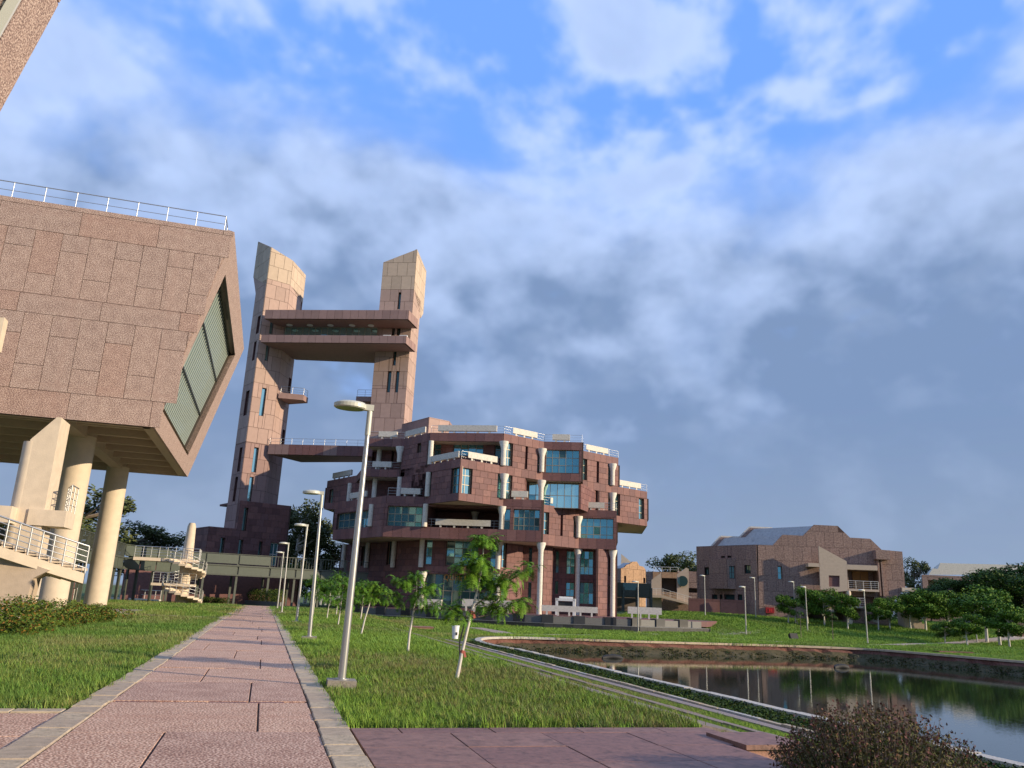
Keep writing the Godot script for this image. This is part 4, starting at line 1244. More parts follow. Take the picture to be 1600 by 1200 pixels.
	for c in [[n672 + GF * .25 - GS * .1, Y[4], Z[5], false], [n787 + GR * .15 - GS * .25, Y[4], Z[5], true], [cB - GS * .35, Y[4], Z[5], true], [stepto(f909, 957, 740, GR) - GS * .3, Y[4], Z[5], true],
		[n573 + GS * 2.2 + GF * 1.2, Y[4] - .3, Z[5], false], [n631 - GF * .3 - GS * .1, Z[5] - 2.0, Z[5], true],
		[n570 + GS * 1.5 + GF * 1.4, Y[3] - .3, Z[4], false], [n626 + GF * .1 - GS * .3, Y[3] - .3, Z[4], false], [stepto(q512, 547, 768, GL) - GS * .3, Y[3], Z[4], false],
		[stepto(prow, 669, 755, GL) - GS * .1, Y[3], Z[4], false], [stepto(prow, 787.5, 760, GR) - GS * .3, Y[3], Z[4], true], [cB, Y[3] - .3, Z[4], true], [stepto(B, 905, 780, GR) + GS * .3, Y[3] - .3, Z[4], true], [stepto(f909, 957, 785, GR) - GS * .2, Y[3], Z[4], true],
		[stepto(q520, 579, 818, GL) - GS * .2, Y[2], Z[3], false], [stepto(Bp, 664, 810, GF) - GS * .1, Y[2], Z[3], false], [stepto(Bp, 783.5, 812, GF) + GS * .2, Y[2], Z[3], true], [stepto(Bp, 733, 812, GF) + GS * 4.5, Y[2], Z[3], true], [stepto(B, 903.5, 828, GR) - GS * .3, Y[2], Z[3], true],
		[stepto(q532, 538, 870, GL) - GS * .4, Y[1] - .5, Z[2], false], [stepto(q532, 575, 870, GL) - GS * .5, Y[1] - .5, Z[2], false], [stepto(q532, 616, 870, GL) - GS * .5, Y[1] - .5, Z[2], false], [stepto(n656, 660, 862, GF) - GS * .45, Y[1] - .5, Z[2], false], [stepto(n656, 660, 920, GF) - GS * .3, 0.2, Z[1], true], [stepto(n656, 779, 870, GF) - GS * .45, Y[1] - .4, Z[2], true], [stepto(n656, 778, 920, GF) - GS * .45, 0.2, Z[1], true],
		[stepto(Bp, 844, 880, GF) + GS * .6, 0.2, Z[2], true], [stepto(A, 902.5, 890, GF) + GS * .6, 0.2, Z[2], true], [stepto(n962, 957.5, 880, GF) + GS * .7, 0.2, Z[2], true]]:
		white_column(root, c[0], c[1], c[2], c[3])
	# planters along the edges of roof and terraces
	for t in [[n573, n631, .3, .8, Y[5]], [n631, n672, .05, .8, Y[5]], [n672, n787, .1, .9, Y[5]], [n787, B, .22, .82, Y[5]], [B, n909, .22, .68, Y[5]], [f909, n966, .12, .72, Y[5]],
		[n573, n631, .2, .72, Y[4]], [n672, prow, .1, .92, Y[4]], [prow, B, .08, .42, Y[4]], [w963, w1010, .1, .8, Y[4]], [q512, q556, .15, .8, Y[4]],
		[q522, n604, .3, .62, Y[3]], [n604, n664, .35, .85, Y[3]], [e786, Bp, .2, .62, Y[3]], [B, A, .22, .82, Y[3]], [A, n962, .22, .68, Y[3]],
		[n598, Bp, .33, .68, Y[2]]]:
		var a: Vector3 = t[0].lerp(t[1], t[2]); var b: Vector3 = t[0].lerp(t[1], t[3])
		trough(root, a + GS * .15, b + GS * .15, t[4] - .02)
	# thin guard rails between the planters
	for t in [[n573, n631, Y[5]], [n672, n787, Y[5]], [n787, B, Y[5]], [B, n909, Y[5]], [f909, n966, Y[5]], [prow, B, Y[4]], [w963, w1010, Y[4]], [n573, n631, Y[4]], [A, n962, Y[3]], [B, A, Y[3]], [n604, n664, Y[3]], [n598, Bp, Y[2]]]:
		railing(root, PackedVector3Array([t[0] + GS * .5 + Vector3.UP * t[2], t[1] + GS * .5 + Vector3.UP * t[2]]), 1.0, 1.9, M.steel, 3, 0.022)
	# roof house behind the parapet
	var rh0 := plan(694, 662, 103.0); var rhl := stepto(rh0, 630, 668, GL); var rhr := stepto(rh0, 732, 664, GR)
	var zt := ynode(rh0, 670, 652); rh0 = plan(670, 660, 103.0); rhl = stepto(rh0, 628, 668, GL); rhr = stepto(rh0, 702, 662, GR)
	zt = ynode(rh0, 670, 651.5)
	clad_wall(rhl, rh0, Y[5] - .5, zt, [], 1.6, 1.2, zone_mats(3)); clad_wall(rh0, rhr, Y[5] - .5, zt, [], 1.6, 1.2, zone_mats(2))
	var rp := MB.new(); plate(rp, [rhl, rh0, rhr, rhr + GS * 5, rhl + GS * 3], zt - .4, zt - .02); obj("roof_house", rp, M.tower_3_1, root)
	# orange letters on the cafe glazing
	var tm := TextMesh.new(); tm.text = "QUBE CAFE"; tm.font_size = 64; tm.pixel_size = 0.0135; tm.depth = 0.08
	var fnt := SystemFont.new(); fnt.font_names = PackedStringArray(["Droid Sans"]); tm.font = fnt
	var lt := MeshInstance3D.new(); lt.name = "lettering"; lt.mesh = tm; lt.material_override = M.sign_orange
	root.add_child(lt)
	var lp := stepto(n656, 722, 903, GF)
	lt.transform = Transform3D(Basis(GF, Vector3.UP, -GS), lp - GS * .15 + Vector3.UP * (ynode(lp, 722, 903)))
	end_clad()

# ---------------------------------------------------------------- green steel walkway
func build_walkway() -> void:
	var root := thing("steel_walkway", "dark green steel elevated walkway running past the columns to the tower base", "walkway")
	var pts := [Vector3(-14.2, 0, -54), Vector3(-14.2, 0, -92), Vector3(-10.5, 0, -100.5), Vector3(0.4, 0, -103.0), Vector3(12.5, 0, -105.5)]
	var deck := 4.45
	for i in pts.size() - 1:
		var a: Vector3 = pts[i]; var b: Vector3 = pts[i + 1]
		var u := (b - a).normalized(); var n := Vector3(u.z, 0, -u.x)
		if n.dot(CAM - a) < 0: n = -n
		var l := a.distance_to(b)
		var mb := MB.new(); mb.boxv(a + Vector3.UP * (deck - .25), u * l, Vector3.UP * .22, -n * 3.2)
		mb.boxv(a + Vector3.UP * (deck - 1.25) + n * .05, u * l, Vector3.UP * .16, n * .12)
		mb.boxv(a + Vector3.UP * (deck - .18) + n * .05, u * l, Vector3.UP * .16, n * .14)
		mb.boxv(a + Vector3.UP * (deck + 1.2) + n * .05, u * l, Vector3.UP * .07, n * .1)
		obj("deck", mb, M.green_steel, root)
		var k := maxi(1, roundi(l / 3.4))
		for j in k:
			var p := a + u * (l * j / k)
			var seg := l / k
			var fp := MB.new(); fp.boxv(p + u * .12 + Vector3.UP * (deck - 1.1) + n * .06, u * (seg - .24), Vector3.UP * .9, n * .05); obj("fascia_panel", fp, M.green_panel, root)
			var po := MB.new(); po.boxv(p - u * .12 + Vector3.UP * -.1, u * .24, Vector3.UP * (deck + 1.3), -n * .24); po.boxv(p - u * .12 - n * 3.0 + Vector3.UP * -.1, u * .24, Vector3.UP * deck, -n * .24)
			obj("post", po, M.green_steel, root)
			if i == 0 or i == 3:
				var bl := MB.new()
				for t in 9: bl.boxv(p + u * (seg * (t + .5) / 9) + Vector3.UP * deck + n * .08, u * .05, Vector3.UP * 1.2, n * .04)
				obj("balustrade", bl, M.green_steel, root)
			else:
				var bl := MB.new(); bl.boxv(p + u * .1 + Vector3.UP * (deck + .12) + n * .08, u * (seg - .2), Vector3.UP * 1.02, n * .03)
				obj("balustrade_panel", bl, M.green_panel, root)
	# sandstone back walls, added for the dark look below the walkway
	var rm := MB.new()
	rm.boxv(Vector3(-19.2, -.1, -66), Vector3(1.0, 0, 0), Vector3(0, 4.2, 0), Vector3(0, 0, -26))
	obj("rear_wall", rm, M.sandstone_0, root)
	rm = MB.new(); rm.boxv(Vector3(-16.0, -.1, -106), Vector3(20, 0, -2.0), Vector3(0, 4.2, 0), Vector3(.2, 0, -.5))
	obj("rear_wall", rm, M.sandstone_0, root)
	# ramp rail in front of the walkway
	var rl := thing("ramp_railing", "pale metal ramp railing in the grass before the green walkway", "railing")
	var r0 := gy(186, 934, 0.1); var r1 := gy(250, 938, 0.1)
	railing(rl, PackedVector3Array([r0, r1]), 1.05, 1.2, M.rail_white, 2, 0.035)
	var rb := MB.new(); rb.bar(r0 - Vector3(2.5, .05, 0), r1 - Vector3(0, .05, 0), .3, .25); obj("footing", rb, M.white_concrete, rl)
	var r2 := thing("ramp_railing", "short pale metal railing between the two round columns", "railing")
	railing(r2, PackedVector3Array([gy(106, 939, 0), gy(117, 940, 0)]), 1.15, .6, M.rail_white, 2, 0.035)

# ---------------------------------------------------------------- spiral stair
func build_spiral_stair() -> void:
	var c := plan(286, 918, 86.0)
	var root := thing("spiral_stair", "cream spiral stair with a tapered mast reaching the green walkway", "staircase", "", Vector3(c.x, 0, c.z))
	var mb := MB.new(); mb.tube(PackedVector3Array([Vector3(0, -.1, 0), Vector3(0, 4.5, 0), Vector3(0, 7.9, 0), Vector3(0, 8.25, 0)]), PackedFloat32Array([.62, .56, .42, .3]), 22)
	obj("mast", mb, M.cream, root)
	var n := 30
	var rail := MB.new()
	var last := Vector3.ZERO
	for i in n:
		var a := -0.4 + TAU * 1.5 * i / n
		var y := .15 + 4.3 * i / n
		var st := MB.new()
		var r := 2.05
		var p0 := Vector3(cos(a), 0, sin(a)); var p1 := Vector3(cos(a + .36), 0, sin(a + .36))
		st.prism(PackedVector2Array([Vector2(p0.x, p0.z) * .3, Vector2(p0.x, p0.z) * r, Vector2(p1.x, p1.z) * r, Vector2(p1.x, p1.z) * .3]), Vector3(0, y, 0), Vector3.RIGHT, Vector3.BACK, Vector3.UP, .1, .12)
		obj("step", st, M.cream, root)
		var q := p0 * r + Vector3.UP * y
		rail.cyl(q, q + Vector3.UP * 1.0, .025, .025, 6)
		if i > 0:
			for h in [1.0, .66, .33]: rail.cyl(last + Vector3.UP * h, q + Vector3.UP * h, .022, .022, 6)
		last = q
	obj("railing", rail, M.steel, root)
	var ld := MB.new(); ld.box(Vector3(-2.0, 4.3, -.3), Vector3(6.2, .32, 2.2), Basis(Vector3.UP, .05)); obj("landing", ld, M.cream, root)
	railing(root, PackedVector3Array([Vector3(-5, 4.46, .75), Vector3(1.2, 4.46, .85), Vector3(1.2, 4.46, -1.3)]), 1.1, .8, M.steel, 4, .025)
	var ml := MB.new(); ml.box(Vector3(-.9, 1.85, .2), Vector3(4.2, .26, 1.9)); obj("landing", ml, M.cream, root)
	railing(root, PackedVector3Array([Vector3(-2.9, 1.98, 1.1), Vector3(1.2, 1.98, 1.1)]), 1.05, .7, M.steel, 4, .025)

# ---------------------------------------------------------------- houses across the pond
func px_poly(o: Vector3, ux: Vector3, nr: Vector3, pts: Array) -> PackedVector2Array:
	var out := PackedVector2Array()
	for p in pts:
		var q := on_plane(p[0], p[1], o, nr)
		out.append(Vector2((q - o).dot(ux), q.y))
	return out
func build_right_house() -> void:
	var root := thing("gabled_house", "brown granite house with stepped gable and slanted cream panel across the pond", "house")
	begin_clad(root)
	var c0 := plan(1184, 905, 115.0); var c1 := stepto(c0, 1413.5, 905, GF); var cl := stepto(c0, 1089, 905, GL)
	var nr := -GS
	var bm := [M.brown_wall, M.brown_wall_b]
	var top := px_poly(c0, GF, GS, [[1184, 851], [1207.5, 852], [1222.5, 835.5], [1254.5, 837], [1271.7, 820], [1309, 821.7], [1328, 840], [1359.5, 841.8], [1377.5, 859], [1412, 862]])
	var low := px_poly(c0, GF, GS, [[1416.5, 918], [1393, 944], [1390, 970]])
	var w := c0.distance_to(c1)
	var y0 := 0.3
	var out := PackedVector2Array([Vector2(0, y0)])
	for p in top: out.append(p)
	out[out.size() - 1].x = w; out.append(Vector2(w, low[0].y)); out.append(low[1]); out.append(Vector2(low[2].x, y0))
	var ops := []
	for r in [[1215.5, 885, 1222, 905], [1326, 892, 1373, 920], [1262, 953, 1322, 969], [1330, 932, 1366, 946]]: ops.append(px_open(c0, c1, r[0], r[1], r[2], r[3]))
	var wide := [px_open(c0, c1, 1232, 932, 1241, 946)]
	clad_wall(c0, c1, y0, top[4].y + .1, ops + wide, 1.25, 2.1, bm, out, 0.03)
	window_in(root, c0, c1, ops[0], 1, 2, M.glass, .4); window_in(root, c0, c1, wide[0], 2, 1, M.glass, .3)
	niche(root, c0, c1, ops[1], 2.2, M.brown_wall_b); niche(root, c0, c1, ops[2], 3.0, M.room_wall, "porch"); niche(root, c0, c1, ops[3], 1.0, M.brown_wall_b)
	# balcony door
	var dp := stepto(c0 + GS * 2.1, 1345, 910, GF); var dy := ynode(dp, 1345, 920)
	for k in 2:
		var dm := MB.new(); dm.boxv(dp - GF * 1.1 + GF * 1.1 * k + Vector3.UP * dy, GF * 1.05, Vector3.UP * 2.4, -GS * .08); obj("door", dm, M.wood_door, root)
	# slanted cream panel
	var po := c0 - GS * 1.6
	var pp := px_poly(po, GF, GS, [[1279, 853], [1323, 877], [1325, 923], [1305, 925], [1282, 921]])
	var hole := px_poly(po, GF, GS, [[1295, 899], [1312, 899.5], [1312, 917], [1295.5, 916.5]])
	var pm := MB.new()
	# panel cut into pieces round its window
	for q in [[pp[0], pp[1], hole[1], hole[0]], [pp[1], pp[2], hole[2], hole[1]], [pp[2], pp[3], pp[4], hole[3], hole[2]], [pp[4], pp[0], hole[0], hole[3]]]:
		pm.prism(PackedVector2Array(q), po, GF, Vector3.UP, nr, 0.0, 0.3)
	var cp := obj("cream_panel", pm, M.cream_wall, root)
	var lv := MB.new(); lv.prism(hole, po, GF, Vector3.UP, nr, -.2, .25); obj("louvre", lv, M.sandstone_0, cp)
	for t in [[1263, 880, 1281, 885.5], [1323, 883, 1371, 890.5]]:
		var r := px_open(po, po + GF, t[0], t[1], t[2], t[3])
		var mb := MB.new(); mb.boxv(po + GF * r.position.x + Vector3.UP * r.position.y, GF * r.size.x, Vector3.UP * r.size.y, GS * 1.6); obj("canopy", mb, M.cream_wall, root)
	# side fin behind the panel and balcony slabs
	var bs := MB.new()
	for t in [[1326, 920.5, 1374, 924], [1328, 947, 1352, 950], [1276, 951, 1303, 955]]:
		var r := px_open(po, po + GF, t[0], t[1], t[2], t[3])
		bs.boxv(po + GF * r.position.x + Vector3.UP * r.position.y, GF * r.size.x, Vector3.UP * r.size.y, GS * 1.6)
	obj("balcony_slab", bs, M.cream_wall, root)
	var ry := px_open(po, po + GF, 1326, 911, 1373, 920.5)
	railing(root, PackedVector3Array([po + GF * ry.position.x + GS * .1 + Vector3.UP * ry.position.y, po + GF * ry.end.x + GS * .1 + Vector3.UP * ry.position.y, po + GF * ry.end.x + GS * 1.5 + Vector3.UP * ry.position.y]), 1.05, 1.0, M.rail_white, 4, .03)
	ry = px_open(po, po + GF, 1328, 937, 1352, 947)
	railing(root, PackedVector3Array([po + GF * ry.position.x + GS * .1 + Vector3.UP * ry.position.y, po + GF * ry.end.x + GS * .1 + Vector3.UP * ry.position.y]), 1.05, .8, M.rail_white, 4, .03)
	var cc := MB.new(); var cpx := stepto(po + GS * .3, 1327, 950, GF); cc.cyl(cpx + Vector3.UP * y0, cpx + Vector3.UP * pp[2].y, .35, .35, 14); obj("column", cc, M.cream, root)
	# hood, fins and side canopy on the right
	var hd := c0 - GS * 1.3
	var hr := px_open(hd, hd + GF, 1369, 859.5, 1391, 874)
	var hm := MB.new(); hm.boxv(hd + GF * hr.position.x + Vector3.UP * hr.position.y, GF * hr.size.x, Vector3.UP * hr.size.y, GS * 1.28); obj("hood", hm, M.brown_wall, root)
	for x in [1375.5, 1380.5]:
		var fr := px_open(hd, hd + GF, x, 874, x + 2.5, 931)
		var fm := MB.new(); fm.boxv(c0 - GS * .7 + GF * fr.position.x + Vector3.UP * fr.position.y, GF * fr.size.x, Vector3.UP * fr.size.y, GS * .68); obj("fin", fm, M.brown_wall, root)
	var sc := px_open(c0, c1, 1408, 918.5, 1428, 924.5)
	var sm := MB.new(); sm.boxv(c0 + GF * sc.position.x + Vector3.UP * sc.position.y - GS * .4, GF * sc.size.x, Vector3.UP * sc.size.y, GS * 3.0); obj("canopy", sm, M.cream, root)
	var st := MB.new()
	for k in 6: st.boxv(stepto(c0, 1412, 965, GF) - GS * .2 + GF * (.45 * k) + Vector3.UP * .3, GF * .45, Vector3.UP * (2.6 - .38 * k), GS * 2.5)
	obj("porch_steps", st, M.cream_wall, root)
	# fire cabinet on the wall
	var fc := px_open(c0, c1, 1196, 949, 1209, 958)
	var fb := MB.new(); fb.boxv(c0 + GF * fc.position.x + Vector3.UP * fc.position.y - GS * .35, GF * fc.size.x, Vector3.UP * fc.size.y, GS * .33)
	var cab := obj("fire_cabinet", fb, M.red_paint, root)
	for k in 2:
		var fd := MB.new(); fd.boxv(c0 - GS * .39 + GF * (fc.position.x + fc.size.x * (.34 + .2 * k)) + Vector3.UP * (fc.position.y + fc.size.y * .25), GF * fc.size.x * .15, Vector3.UP * fc.size.y * .5, GS * .03); obj("door_panel", fd, M.red_bright, cab)
	# left wall
	var lops := []
	for r in [[1101, 886.5, 1108, 898], [1163.5, 883, 1173, 896]]: lops.append(px_open(cl, c0, r[0], r[1], r[2], r[3]))
	for r in [[1127, 869, 1133, 871.5], [1137, 868.5, 1143, 871.5], [1113, 929, 1121, 937], [1125, 929, 1129, 936], [1132, 929, 1148, 937], [1153, 929, 1160, 938]]: lops.append(px_open(cl, c0, r[0], r[1], r[2], r[3]))
	var yw := top[0].y
	clad_wall(cl, c0, y0, yw, lops, 1.25, 2.1, bm, PackedVector2Array(), 0.03)
	for i in lops.size(): window_in(root, cl, c0, lops[i], 1 if i > 1 else 2, 1, M.glass_dark, .3, M.frame_dark)
	var ln := Vector3(-GL.z, 0, GL.x)
	if ln.dot(CAM - c0) < 0: ln = -ln
	var bo0 := stepto(cl + ln * 1.2, 1108, 895, GL); var bo1 := stepto(cl + ln * 1.2, 1136, 895, GL); var bo2 := stepto(cl, 1150, 895, GL)
	var yt := ynode(bo1, 1136, 873); var yb := ynode(bo1, 1136, 920)
	var bw := px_open(bo1, bo2, 1139.5, 884.5, 1149, 904)
	clad_wall(bo0, bo1, yb, yt, [], 1.25, 2.1, bm, PackedVector2Array(), .03)
	clad_wall(bo1, bo2, yb, yt, [bw], 1.25, 2.1, bm, PackedVector2Array(), .03)
	window_in(root, bo1, bo2, bw, 2, 2, M.glass_dark, .25, M.frame_dark)
	var bp := MB.new(); plate(bp, [bo0, bo1, bo2, bo0 - ln * 1.1], yb, yb + .2); plate(bp, [bo0, bo1, bo2, bo0 - ln * 1.1], yt - .2, yt - .01); obj("bay_floor", bp, M.brown_wall_b, root)
	# roof: the gable profile carried back to the rear gable, with a pale coping there
	var bk := cl - c0
	var roof := MB.new()
	for i in range(0, top.size() - 1):
		var p := c0 + GF * top[i].x + Vector3.UP * (top[i].y - .15) + GS * .2; var q := c0 + GF * top[i + 1].x + Vector3.UP * (top[i + 1].y - .15) + GS * .2
		roof.quad(p, q, q + bk, p + bk)
	obj("roof", roof, M.roof_sheet, root)
	var cop := MB.new()
	for i in range(1, 5):
		var p := cl + GF * top[i].x + Vector3.UP * top[i].y; var q := cl + GF * top[i + 1].x + Vector3.UP * top[i + 1].y
		cop.bar(p, q, .5, .45)
	obj("coping", cop, M.white_concrete, root)
	var ow := PackedVector2Array(out)
	var rw := MB.new(); rw.prism(ow, cl, GF, Vector3.UP, GS, 0, .3); rw.boxv(c1 + Vector3.UP * (low[0].y), bk, Vector3.UP * (top[9].y - low[0].y), -GF * .2)
	obj("rear_wall", rw, M.brown_wall_b, root)
	end_clad()
	# low sandstone wall in front of the house
	var g := thing("garden_wall", "low dark red sandstone wall before the brown granite house", "wall")
	begin_clad(g)
	var s0 := plan(1076, 950, 117.0); var s1 := stepto(s0, 1125, 950, GF); var s2 := stepto(s1, 1163, 950, GF) - GS * 1.0
	sand = [M.base_stone_0, M.base_stone_1, M.base_stone_3]
	clad_wall(s0, s1, .2, ynode(s1, 1125, 936.5), [], 2.2, 2.6, sand); clad_wall(s1 - GS * .6, s2 - GS * .2, .2, ynode(s1, 1125, 936.5), [], 2.2, 2.6, sand)
	end_clad()

func build_far_houses() -> void:
	# ochre gabled house
	var root := thing("ochre_house", "small sunlit ochre house with a curved gable behind the office block", "house")
	begin_clad(root)
	var o := plan(970, 915, 150.0); var e := stepto(o, 1009, 915, GR)
	var nr := Vector3(GR.z, 0, -GR.x)
	if nr.dot(CAM - o) < 0: nr = -nr
	var poly := px_poly(o, GR, nr, [[970, 888], [975.5, 886.5], [979, 882.5], [983, 881.5], [988.5, 877.5], [995, 877.5], [999, 884], [1005, 885.5], [1009.4, 891]])
	var out := PackedVector2Array([Vector2(0, -.5)]); out.append_array(poly); out.append(Vector2(poly[8].x, -.5))
	var om := [M.ochre]
	var ops := [px_open(o, e, 975, 900, 978, 910), px_open(o, e, 1005, 903, 1008, 911)]
	clad_wall(o, e, -.5, 14, ops, 2.2, 2.2, om, out, .05)
	for r in ops: slit(root, o, e, r, M.glass_dark)
	var lw := stepto(o, 955, 915, GL)
	clad_wall(lw, o, -.5, poly[0].y, [], 2.2, 2.2, [M.brown_wall], PackedVector2Array(), .05)
	var rf := MB.new()
	var bk := lw - o
	for i in 8:
		var p := o + GR * poly[i].x + Vector3.UP * (poly[i].y - .2); var q := o + GR * poly[i + 1].x + Vector3.UP * (poly[i + 1].y - .2)
		rf.quad(p, q, q + bk, p + bk)
	obj("roof", rf, M.roof_sheet, root)
	var tp := o + GS * 6 - GF * 1.5
	var tri := px_poly(tp, GF, GS, [[970.6, 881], [987, 879], [970.6, 865.6]])
	var tm := MB.new(); tm.prism(tri, tp, GF, Vector3.UP, -GS, .2, .2); obj("roof_blade", tm, M.cream, root)
	end_clad()
	# house with cream blade walls and a ramp
	var h := thing("ramp_house", "ochre and cream house with blade walls and a sloping ramp beside the green bridge", "house")
	begin_clad(h)
	var a := plan(1020, 915, 142.0); var b := stepto(a, 1060, 915, GF); var al := stepto(a, 1010, 915, GL)
	var yt := ynode(a, 1020, 893)
	var dk := px_open(a, b, 1034, 903.5, 1058, 925)
	clad_wall(a, b, -.5, yt, [dk], 2.2, 2.2, [M.ochre], PackedVector2Array(), .05); clad_wall(al, a, -.5, yt, [], 2.2, 2.2, [M.brown_wall], PackedVector2Array(), .05)
	niche(h, a, b, dk, 3.0, M.room_wall)
	railing(h, PackedVector3Array([a + GF * .2 + Vector3.UP * (yt + .02), b + Vector3.UP * (yt + .02)]), .8, 1.4, M.rail_white, 2, .03)
	var br := stepto(b, 1092, 915, GF)
	var yb := ynode(br, 1080, 892)
	clad_wall(b + GS * 2, br + GS * 2, -.5, yb, [px_open(b + GS * 2, br + GS * 2, 1076, 919, 1090, 926)], 2.2, 2.2, [M.brown_wall, M.brown_wall_b], PackedVector2Array(), .05)
	niche(h, b + GS * 2, br + GS * 2, px_open(b + GS * 2, br + GS * 2, 1076, 919, 1090, 926), 1.5, M.room_wall)
	for t in [[[1018, 906], [1033, 895], [1034, 950], [1018, 950]], [[1058, 897.5], [1072, 887], [1076, 889], [1076, 942], [1058, 938]]]:
		var p := a - GS * 5.0
		var bw := MB.new(); bw.prism(px_poly(p, GF, GS, t), p, GF, Vector3.UP, -GS, .2, .4); obj("blade_wall", bw, M.cream_wall, h)
	var rp := a - GS * 5.35
	var rq := on_plane(1066.5, 908, rp, GS)
	var rw := MB.new(); rw.cyl(rq, rq - GS * .12, .85, .85, 24); obj("round_window", rw, M.glass_dark, h)
	var rr := a - GS * 6.5
	var ramp := MB.new(); ramp.prism(px_poly(rr, GF, GS, [[1004, 929], [1036, 930], [1080, 943], [1080, 946], [1034, 934], [1004, 933]]), rr, GF, Vector3.UP, -GS, .1, 1.4); obj("ramp", ramp, M.cream_wall, h)
	var und := MB.new(); und.prism(px_poly(a - GS * 5.0, GF, GS, [[1034, 935], [1078, 945], [1078, 957], [1034, 957]]), a - GS * 4.6, GF, Vector3.UP, -GS, .1, .3); obj("ramp_wall", und, M.brown_wall, h)
	var r0 := on_plane(1004, 929, rr, GS); var r1 := on_plane(1036, 930, rr, GS); var r2 := on_plane(1080, 943, rr, GS)
	railing(h, PackedVector3Array([r0, r1, r2]), 1.0, 1.3, M.rail_white, 3, .03)
	end_clad()
	# green bridge
	var g := thing("green_bridge", "dark green steel footbridge on posts behind the office block", "bridge")
	var g0 := plan(952, 925, 128.0); var g1 := stepto(g0, 1017, 925, GF)
	for k in 4:
		var p := g0.lerp(g1, k / 3.0)
		var po := MB.new(); po.box(p + Vector3.UP * 2.0, Vector3(.35, 5.0, .35)); obj("post", po, M.green_steel, g)
		if k < 3:
			var q := g0.lerp(g1, (k + 1) / 3.0)
			var pn := MB.new(); pn.bar(p + Vector3.UP * (ynode(p, 985, 918.5)), q + Vector3.UP * ynode(q, 985, 918.5), .12, 1.5); obj("balustrade_panel", pn, M.green_steel if k != 1 else M.glass_dark, g)
			var fn := MB.new(); fn.bar(p + Vector3.UP * ynode(p, 985, 927), q + Vector3.UP * ynode(q, 985, 927), .14, .95); obj("fascia_panel", fn, M.green_steel, g)
	var dk2 := MB.new(); dk2.boxv(g0 + Vector3.UP * ynode(g0, 955, 932), g1 - g0, Vector3.UP * .2, GS * 3.0); obj("deck", dk2, M.green_steel, g)
	var gb := MB.new(); gb.boxv(g0 + GS * 3.2 - Vector3.UP * .4, (g1 - g0) * .75, Vector3.UP * 3.4, GS * .3); obj("rear_wall", gb, M.room_wall, g)
	# far house on the right, mostly behind trees
	var f := thing("white_roofed_house", "brown house with a stepped pale roof half hidden behind dark trees", "house")
	begin_clad(f)
	var fa := plan(1443, 930, 170.0); var fb := stepto(fa, 1475, 930, GF); var fc := stepto(fa, 1640, 930, GF)
	var y1 := ynode(fa, 1445, 898)
	var fo := px_open(fa, fc, 1452, 909, 1600, 950)
	clad_wall(fa, fc, .5, y1, [fo], 2.4, 2.4, [M.brown_wall_b], PackedVector2Array(), .05); niche(f, fa, fc, fo, 4.0, M.room_wall, "porch")
	var pr := px_poly(fa, GF, GS, [[1451, 898], [1457, 888], [1465, 889], [1469, 879.5], [1477, 880], [1640, 884], [1640, 898]])
	var rfm := MB.new()
	for i in 5:
		var p := fa + GF * pr[i].x + Vector3.UP * pr[i].y; var q := fa + GF * pr[i + 1].x + Vector3.UP * pr[i + 1].y
		rfm.quad(p, q, q + GS * 16 + GF * 5, p + GS * 16 + GF * 5)
	rfm.prism(pr, fa, GF, Vector3.UP, -GS, .1, .2)
	obj("roof", rfm, M.white_concrete, f)
	var cn := MB.new(); var cq := stepto(fa - GS * 2, 1434, 930, GF); cn.boxv(cq + Vector3.UP * ynode(cq, 1440, 933), GF * 4.0, Vector3.UP * .35, GS * 3); obj("canopy", cn, M.roof_sheet, f)
	end_clad()

